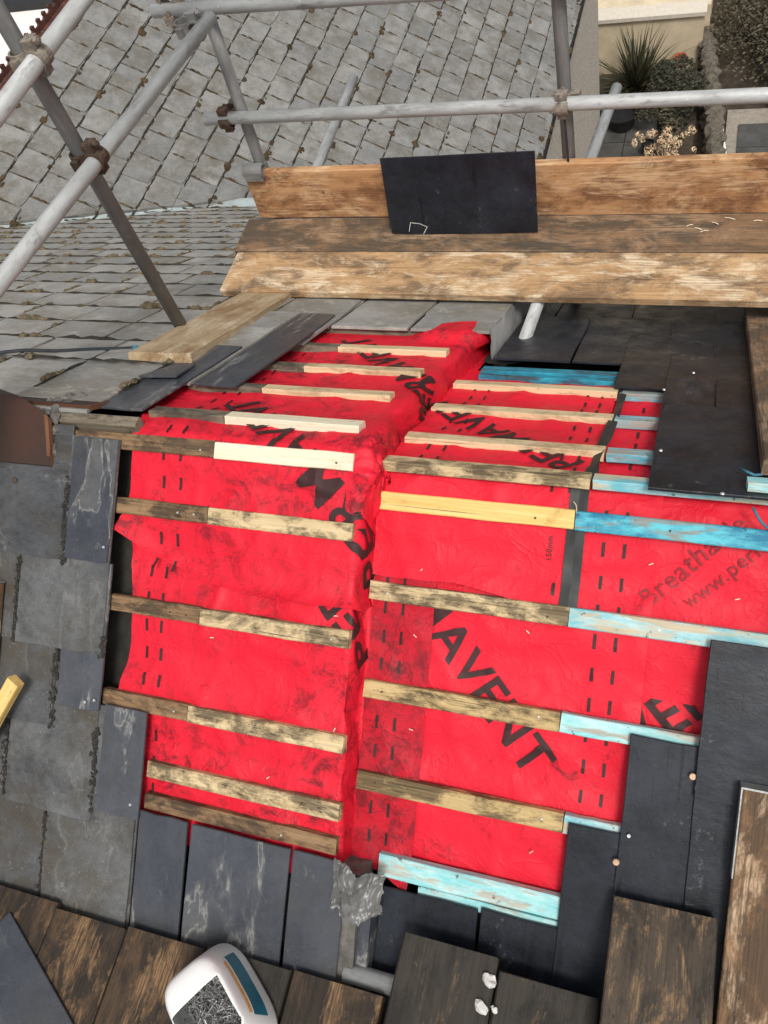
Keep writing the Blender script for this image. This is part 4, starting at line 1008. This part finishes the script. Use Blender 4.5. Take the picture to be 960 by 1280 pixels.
# loose slate on the near boards
P = Vector((-.883, -1.222, BZ+.004)); ux = Vector((.85, -.527, 0)).normalized(); uy = AZ.cross(ux)
o = obj('roof_slate', me_from(slate_bm(.305, .60, .007, .001, 1), 'roof_slate', M_slate_blue), None, basis(P+(-uy)*.1525, -uy, -ux, AZ) @ Matrix.Rotation(0, 4, 'X')); tag(o, 'dark blue-grey slate lying loose on the near boards', 'slate')
# mortar lumps on the blackened board
for px, py, r, lb in ((612, 1226, .013, 'largest white mortar lump, with a pointed tail'), (601, 1258, .013, 'speckled grey-white mortar lump'), (618, 1262, .006, 'smallest pale mortar crumb')):
    P = on_z(px, py, BZ+.052); bm = bmesh.new(); blob(bm, Vector((0, 0, 0)), r, 1.5, .9, .8, Vector((.8, -.6, 0)), Vector((.6, .8, 0)), AZ)
    for v in bm.verts: v.co += Vector((noise.noise(v.co*160), noise.noise(v.co*160+Vector((3, 3, 3))), noise.noise(v.co*150)))*.004
    tag(obj('mortar_lump', me_from(bm, 'mortar_lump', M_mortar_white), None, Matrix.Translation(P)), lb+' on the blackened near board', 'mortar')
# grey polythene scrap at the foot of the step
def poly(a, v):
    p = fold_left(.06+a*.10, v, 0); n1 = noise.noise(Vector((a*5, v*22, 3))); n2 = noise.noise(Vector((a*9+2, v*40, 8)))
    k = a; drop = .075*max(0, a-.45)
    n4 = noise.noise(Vector((a*2.2, v*9, 5))); n5 = 1-abs(noise.noise(Vector((a*7+v*20, v*34-a*5, 12)))); n6 = 1-abs(noise.noise(Vector((a*13-v*30, v*50+a*3, 2))))
    return NP(.045+.120*a+.008*n2, -v+.016*n1, .026+.026*n4+.007*n1+.010*n5**6+.004*n6**6-drop)
o = sheet('polythene_scrap', poly, 0, 1, lambda a: -1.165-.05*a+.02*noise.noise(Vector((a*6, 1, 1))), lambda a: -1.062+.010*sin(a*9), M_plastic_grey, None, .02)
for q_ in (o,): tag(q_, 'crumpled grey polythene scrap at the foot of the red step', 'plastic scrap')
bpy.data.objects.remove(o)
bm = bmesh.new(); Gp = []
for i in range(29):
    row = []
    for j in range(25):
        a, v = i/28, -1.21+.05*abs(i/28-.6)+(j/24)*(.135-.02*(i/28)); p = poly(a, v); edge = .008*noise.noise(Vector((i*.5, j*.5, 9)))
        row.append(bm.verts.new(p+Vector((edge if i in (0, 28) else 0, edge if j in (0, 24) else 0, 0))))
    Gp.append(row)
for i in range(28):
    for j in range(24): bm.faces.new((Gp[i][j], Gp[i+1][j], Gp[i+1][j+1], Gp[i][j+1]))
tag(obj('polythene_scrap', me_from(bm, 'polythene_scrap', M_plastic_grey, True)), 'crumpled grey polythene scrap at the foot of the red step', 'plastic scrap')
# rope across the far slates with a frayed blue end
rp = thing('rope', 'thin dark rope with a frayed blue knot across the old grey slates', 'rope', FP(-1.6, .5, .03))
pts = [on_plane(x, y, (0, sn, c), .036) for x, y in ((-60, 444), (0, 441), (30, 438), (70, 439), (110, 437), (150, 436), (172, 435))]
bm = bmesh.new(); bm_rod(bm, pts, .007, 8); obj('cord', me_from(bm, 'cord', M_rope, True), rp)
bm = bmesh.new()
for k in range(5):
    bm_rod(bm, [on_plane(168+random.uniform(-2, 2), 437, (0, sn, c), .04), on_plane(158+k*2, 446+random.uniform(-1, 2), (0, sn, c), .03), on_plane(136+k*5, 449+random.uniform(-2, 3), (0, sn, c), .03)], .0022, 5)
blob(bm, on_plane(170, 436, (0, sn, c), .045), .012, 1, 1, 1, AX, AY, AZ); obj('frayed_knot', me_from(bm, 'frayed_knot', M_rope_blue), rp)
# bits of twine caught on the battens
def twine(pts, mat, label, r=.0028):
    bm = bmesh.new(); bm_rod(bm, pts, r, 6); tag(obj('twine', me_from(bm, 'twine', mat, True)), label, 'twine')
npl = (0, -sn, c)
twine([on_plane(x, y, npl, HR+.012) for x, y in ((941, 634), (945, 642), (951, 652), (958, 659), (966, 664))], M_rope_blue, 'grey-blue twine end dangling over the deep teal batten', .0032)
twine([on_plane(x, y, (0, sn, c), HR+.034) for x, y in ((926, 586), (934, 590), (943, 594), (953, 593))], M_rope_blue, 'short frayed blue twine beside the far worn board', .0035)
twine([on_plane(x, y, npl, HR+.006) for x, y in ((717, 627), (720, 631), (721, 637), (720, 641))], M_pine, 'curled straw sliver on the rubber strip', .0012)

# ------------------------------------------------------------------ nail tub
tub_P = on_z(272, 1262, BZ+.06); tub = thing('nail_tub', 'white plastic tub cut open at one side, holding steel nails', 'tub', (tub_P.x, tub_P.y, BZ))
TA = radians(-38); TM = Matrix.Translation((tub_P.x, tub_P.y, BZ+.002)) @ Matrix.Rotation(TA, 4, 'Z')
def sq(t, a, b, n=3.6):
    ct, st = cos(t), sin(t); return Vector((a*math.copysign(abs(ct)**(2/n), ct), b*math.copysign(abs(st)**(2/n), st), 0))
HT = .165; A_, B_ = .112, .084
rings = [(0, 1.20), (.006, 1.27), (.02, 1.28), (HT*.75, .99), (HT*.86, .94), (HT*.93, .88), (HT*.975, .80), (HT, .68)]
bm = bmesh.new(); n = 44; R = []
for z, k in rings: R.append([bm.verts.new(sq(2*pi*i/n, A_*k, B_*k)+Vector((0, 0, z))) for i in range(n)])
inner = [bm.verts.new(sq(2*pi*i/n, A_*.5, B_*.5)+Vector((0, 0, HT+.003))) for i in range(n)]; inner2 = [bm.verts.new(sq(2*pi*i/n, A_*.25, B_*.25)+Vector((0, 0, HT+.004))) for i in range(n)]
R += [inner, inner2]; cen = bm.verts.new((0, 0, HT+.004)); bot = bm.verts.new((0, 0, .0))
for a, b in zip(R, R[1:]):
    for i in range(n): bm.faces.new((a[i], a[(i+1) % n], b[(i+1) % n], b[i]))
for i in range(n): bm.faces.new((R[-1][i], R[-1][(i+1) % n], cen)); bm.faces.new((R[0][(i+1) % n], R[0][i], bot))
# cut the opening: part of the top on the +x side of a slanted line
bmesh.ops.bisect_plane(bm, geom=bm.verts[:]+bm.edges[:]+bm.faces[:], plane_co=(-.030, 0, 0), plane_no=(.998, .06, 0))
bmesh.ops.bisect_plane(bm, geom=bm.verts[:]+bm.edges[:]+bm.faces[:], plane_co=(0, B_*.80, 0), plane_no=(0, 1, 0))
bmesh.ops.bisect_plane(bm, geom=bm.verts[:]+bm.edges[:]+bm.faces[:], plane_co=(0, 0, HT*.90), plane_no=(0, 0, 1))
for f_ in bm.faces[:]:
    q_ = f_.calc_center_median()
    if q_.z > HT*.90 and (q_.x+.030)*.998+q_.y*.06 > 0 and q_.y < B_*.80: bm.faces.remove(f_)
for v in [v for v in bm.verts if not v.link_faces]: bm.verts.remove(v)
bmesh.ops.recalc_face_normals(bm, faces=bm.faces); me = me_from(bm, 'body', M_white_plastic, True); body = obj('body', me, tub, TM)
sm = body.modifiers.new('thickness', 'SOLIDIFY'); sm.thickness = .0022; sm.offset = -1
# label on the +y flank
def wall_pt(u, z, out=.0012):
    kz = 1.28-.29*(z-.02)/(HT*.75-.02); q = sq(u, A_*kz, B_*kz); nr = Vector((q.x/A_**2, q.y/B_**2, .4*sqrt((q.x/A_**2)**2+(q.y/B_**2)**2))).normalized(); return q+nr*out+Vector((0, 0, z))
def flank(u0, u1, z0, z1, out, mat, name):
    bm = bmesh.new(); g = [[bm.verts.new(wall_pt(u0+(u1-u0)*i/14, z0+(z1-z0)*j/4, out)) for j in range(5)] for i in range(15)]
    for i in range(14):
        for j in range(4): bm.faces.new((g[i][j], g[i+1][j], g[i+1][j+1], g[i][j+1]))
    return obj(name, me_from(bm, name, mat, True), tub, TM)
lab = flank(radians(62), radians(116), .050, .104, .0012, M_teal_label, 'label'); flank(radians(62), radians(116), .104, .109, .0020, M_white_plastic, 'label_stripe'); flank(radians(64), radians(108), .1092, .120, .0022, M_orange_label, 'label_print')
bm = bmesh.new()
for k in range(330):
    r = sqrt(random.random()); t = random.random()*2*pi; P = Vector((r*cos(t)*A_*.90, r*sin(t)*B_*.86, .052+.030*random.random()*(1-r*.3)))
    d = Vector((random.gauss(0, 1), random.gauss(0, 1), random.gauss(0, .28))).normalized()*.022
    if abs((P+d).x) > A_*.9 or abs((P-d).x) > A_*.9 or abs((P+d).y) > B_*.9 or abs((P-d).y) > B_*.9: d *= .4
    bm_tube(bm, P-d, P+d, .0016, None, 5); dn = d.normalized(); bm_tube(bm, P+d, P+d+dn*.0012, .0042, None, 7)
bm2 = bmesh.new(); o = obj('nails', me_from(bm, 'nails', M_nail), None, TM); bm2.free(); tag(o, 'heap of grey steel nails inside the white tub', 'nails'); o['kind'] = 'stuff'

# small bright shavings scattered on the red membranes
for k, (px, py, pl, h) in enumerate(((284, 575, 'L', 0), (270, 666, 'L', 0), (265, 797, 'L', 0), (420, 770, 'L', 0), (335, 972, 'L', 0), (418, 912, 'L', 0), (814, 705, 'R', 0), (922, 749, 'R', 0), (526, 713, 'R', 0), (660, 790, 'R', 0), (514, 912, 'R', 0), (664, 1065, 'R', 0), (519, 795, 'R', 0))):
    P = on_plane(px, py, npl, (-.018 if pl == 'L' else HR-.016)); bm = bmesh.new(); an = random.uniform(-1.2, 1.2); d = AX*cos(an)*.0055+NUP*sin(an)*.0055
    bm_rod(bm, [P-d, P+d+NNOR*.001], .0014, 4); tag(obj('wood_sliver', me_from(bm, 'wood_sliver', M_pine_white)), 'tiny pale wood sliver lying on the red membrane', 'sliver', 'slivers on the membrane')

# ------------------------------------------------------------------ garden below
def leaf_cloud(bm, P, rx, ry, rz, n, size, rnd=random):
    for _ in range(n):
        d = Vector((rnd.gauss(0, 1), rnd.gauss(0, 1), rnd.gauss(0, 1))).normalized(); r = rnd.uniform(.55, 1)**.5
        q = P+Vector((d.x*rx*r, d.y*ry*r, abs(d.z)*rz*r)); u = Vector((rnd.gauss(0, 1), rnd.gauss(0, 1), rnd.gauss(0, .6))).normalized(); v = u.orthogonal().normalized(); s = size*rnd.uniform(.6, 1.4)
        bm.faces.new([bm.verts.new(x) for x in (q-u*s, q+v*s*.45, q+u*s, q-v*s*.45)])
def shrub(name, label, cat, P, rx, ry, rz, n, size, mat, lumps=9, group=None):
    t = thing(name, label, cat, P, group); bm = bmesh.new(); P = Vector(P)
    for k in range(lumps):
        d = Vector((random.uniform(-1, 1)*rx*.7, random.uniform(-1, 1)*ry*.7, random.uniform(.0, .55)*rz)); k_ = random.uniform(.35, .6); leaf_cloud(bm, P+d, rx*k_, ry*k_, rz*k_, n//lumps, size)
    o = obj('crown', me_from(bm, 'crown', mat), t); bm = bmesh.new()
    for k in range(7): a = random.random()*6.28; bm_rod(bm, [P, P+Vector((cos(a)*rx*.25, sin(a)*ry*.25, rz*.4)), P+Vector((cos(a)*rx*.6, sin(a)*ry*.6, rz*.75))], .015, 5)
    obj('trunk', me_from(bm, 'trunk', M_bark), t); return t
# path beside the wing
pth = grid_slab('path', -1.12, .35, 8.0, 12.2, GZ+.03, M_soil, .05); structure(pth, 'dark flagged path along the wing wall')
bmp = bmesh.new(); vs = bm_box(bmp, -.235, .235, -.29, .29, 0, .035); bmesh.ops.bevel(bmp, geom=bmp.edges[:], offset=.008, segments=1); ms = me_from(bmp, 'flagstone', M_paving)
for i in range(2):
    for j in range(7): o = bpy.data.objects.new('flagstone', ms); COL.objects.link(o); o.parent = pth; o.location = (-.86+.485*i, 8.3+.6*j, GZ+.031)
bed = grid_slab('planting_bed', -.1, .46, 9.0, 13.3, GZ+.08, M_soil, .1); structure(bed, 'brown planting bed between path and stone wall')
# retaining wall and the terrace above it
rw = thing('retaining_wall', 'cream rendered retaining wall behind the spiky plant', 'wall', (-.5, 13.75, GZ)); bm = bmesh.new(); bm_box(bm, -1.9, .42, 13.62, 13.9, GZ, GZ+.92); obj('wall', me_from(bm, 'wall', M_cream), rw)
bm = bmesh.new(); bm_box(bm, -1.92, .45, 13.58, 13.94, GZ+.923, GZ+.985); obj('coping', me_from(bm, 'coping', plain('pale_coping', (.66, .60, .50), .8, .1)), rw)
structure(grid_slab('terrace', -3.5, .5, 13.95, 22, GZ+.90, M_cream, .85), 'cream concrete terrace above the retaining wall')
# spiky plant
t = thing('spiky_plant', 'dark spiky-leaved plant in front of the cream wall', 'plant', (-.55, 12.75, GZ+.08)); bm = bmesh.new()
for k in range(260):
    a = random.random()*2*pi; el = random.uniform(.15, 1.45); L = random.uniform(.6, 1.25); P = Vector((-.55, 12.95, GZ+.1))+Vector((random.gauss(0, .06), random.gauss(0, .06), 0)); d = Vector((cos(a)*cos(el), sin(a)*cos(el), sin(el))); sd_ = Vector((-sin(a), cos(a), 0)); pr = None
    for i in range(5):
        q = P+d*L*i/4+Vector((0, 0, -.30*L*(i/4)**2.2*cos(el))); w_ = .018*(1-(i/4)**1.6)+.001; cur = (bm.verts.new(q-sd_*w_), bm.verts.new(q+sd_*w_))
        if pr: bm.faces.new((pr[0], pr[1], cur[1], cur[0]))
        pr = cur
obj('leaves', me_from(bm, 'leaves', M_leaf_spiky), t); bm = bmesh.new(); bm_tube(bm, (-.55, 12.75, GZ), (-.55, 12.75, GZ+.18), .09, None, 10); obj('trunk', me_from(bm, 'trunk', M_bark), t)
shrub('dark_shrub', 'dense dark shrub between the spiky plant and the stone wall', 'shrub', (.0, 12.35, GZ+.08), .50, .62, .75, 5200, .026, M_leaf_shrub)
shrub('low_shrub', 'low dark ground shrub in the wall corner by the path', 'shrub', (-.85, 12.55, GZ+.05), .30, .40, .35, 1800, .026, M_leaf_shrub, 6)
shrub('brown_hedge', 'large brown-leaved hedge beyond the stone wall', 'hedge', (1.75, 14.0, GZ), 1.35, 2.0, 1.15, 26000, .030, M_leaf_hedge, 26)
shrub('brown_hedge', 'sparse brown bush behind the dried flower heads', 'bush', (.12, 11.75, GZ+.08), .24, .36, .35, 900, .024, M_leaf_hedge, 5)
t = thing('dried_hydrangea', 'pale straw-coloured dried flower heads beside the path', 'plant', (.07, 10.95, GZ+.08)); bm = bmesh.new(); P0 = Vector((.07, 10.95, GZ+.08))
for k in range(46):
    q = P0+Vector((random.gauss(0, .20), random.gauss(0, .13), random.uniform(.25, .55)))
    for _ in range(26):
        d = Vector((random.gauss(0, 1), random.gauss(0, 1), random.gauss(0, 1))).normalized()*.05; u = d.orthogonal().normalized()*.015; v = d.normalized().cross(u); bm.faces.new([bm.verts.new(q+d+x) for x in (-u, v, u, -v)])
obj('flower_heads', me_from(bm, 'flower_heads', M_leaf_straw), t); bm = bmesh.new()
for k in range(18): bm_rod(bm, [P0, P0+Vector((random.gauss(0, .12), random.gauss(0, .08), .3))], .006, 5)
obj('stems', me_from(bm, 'stems', M_leaf_straw), t)
def pot(name, label, P, r, h, mat):
    t = thing(name, label, 'pot', P); bm = bmesh.new(); n = 20; prof = [(r*.72, 0), (r*.95, h*.85), (r*1.05, h*.86), (r*1.05, h), (r*.92, h), (r*.85, h*.8), (0, h*.78)]; P = Vector(P); R = []
    for q, z in prof: R.append([bm.verts.new(P+Vector((cos(2*pi*k/n)*q, sin(2*pi*k/n)*q, z))) for k in range(n)])
    for a, b in zip(R, R[1:]):
        for k in range(n): bm.faces.new((a[k], a[(k+1) % n], b[(k+1) % n], b[k]))
    obj('body', me_from(bm, 'body', mat), t)
pot('flower_pot', 'small red flower pot below the cream wall', (.10, 13.25, GZ+.30), .10, .17, M_pot)
pot('plant_pot', 'small black plant pot on the flagged path', (-.22, 11.3, GZ+.065), .10, .20, M_black_pl)
pot('garden_tub', 'wide black plastic tub between the wing and the path', (-.70, 12.0, GZ+.065), .24, .26, M_black_pl)
sw = thing('stone_wall', 'rough dry-stone garden wall between the two gardens', 'wall', (.6, 12.3, GZ)); SM = []
for k in range(6):
    bm = bmesh.new(); blob(bm, Vector((0, 0, 0)), 1.0, .5, .5, .42, AX, AY, AZ); SM.append(me_from(bm, 'stone', M_stone))
for lay in range(3):
    for k in range(17):
        y = 10.7+k*.205+random.uniform(-.03, .03); x = .80-(y-11.0)*.115+random.uniform(-.03, .03)
        o = obj('stone', random.choice(SM), sw, Matrix.Translation((x, y, GZ+.10+lay*.17)) @ Matrix.Rotation(random.random()*6, 4, 'Z') @ Matrix.Diagonal((random.uniform(.22, .30), random.uniform(.22, .30), .24, 1)))
tag(tube_obj('white_pipe', (.99, 10.6, GZ+.30), (.62, 13.4, GZ+.30), M_frame, None, .02, .015), 'thin white pipe running along the stone wall', 'pipe')
pat = grid_slab('patio', .93, 4.0, 9.0, 12.35, GZ+.05, M_slab_edge, .06); structure(pat, 'paved patio edged with pale stone')
bmp = bmesh.new(); bm_box(bmp, -.285, .285, -.285, .285, 0, .03); bmesh.ops.bevel(bmp, geom=bmp.edges[:], offset=.006, segments=1); ms = me_from(bmp, 'patio_slab', M_slab)
for i in range(5):
    for j in range(5): o = bpy.data.objects.new('patio_slab', ms); COL.objects.link(o); o.parent = pat; o.location = (1.40+.585*i, 9.3+.585*j, GZ+.051)
# ------------------------------------------------------------------ white house beyond the wing
nh = thing('white_house', 'white rendered flat-roofed house with a dark roof light beyond the crested ridge', 'house', (-10.8, 11.0, GZ))
bm = bmesh.new(); bm_box(bm, -14.5, -7.55, 5.0, 20.0, GZ, -3.4); obj('wall', me_from(bm, 'wall', M_render), nh)
bm = bmesh.new(); bm_box(bm, -14.6, -7.40, 4.9, 20.1, -3.397, -3.25); obj('roof', me_from(bm, 'roof', M_render), nh)
bm = bmesh.new(); bm_box(bm, -8.75, -7.55, 8.95, 9.30, -3.247, -3.17); wn = obj('roof_light', me_from(bm, 'roof_light', M_gutter), nh)
bm = bmesh.new(); bm_box(bm, -10.2, -8.95, 8.3, 10.2, -3.247, -3.10); obj('roof_light', me_from(bm, 'roof_light', M_gutter), nh)
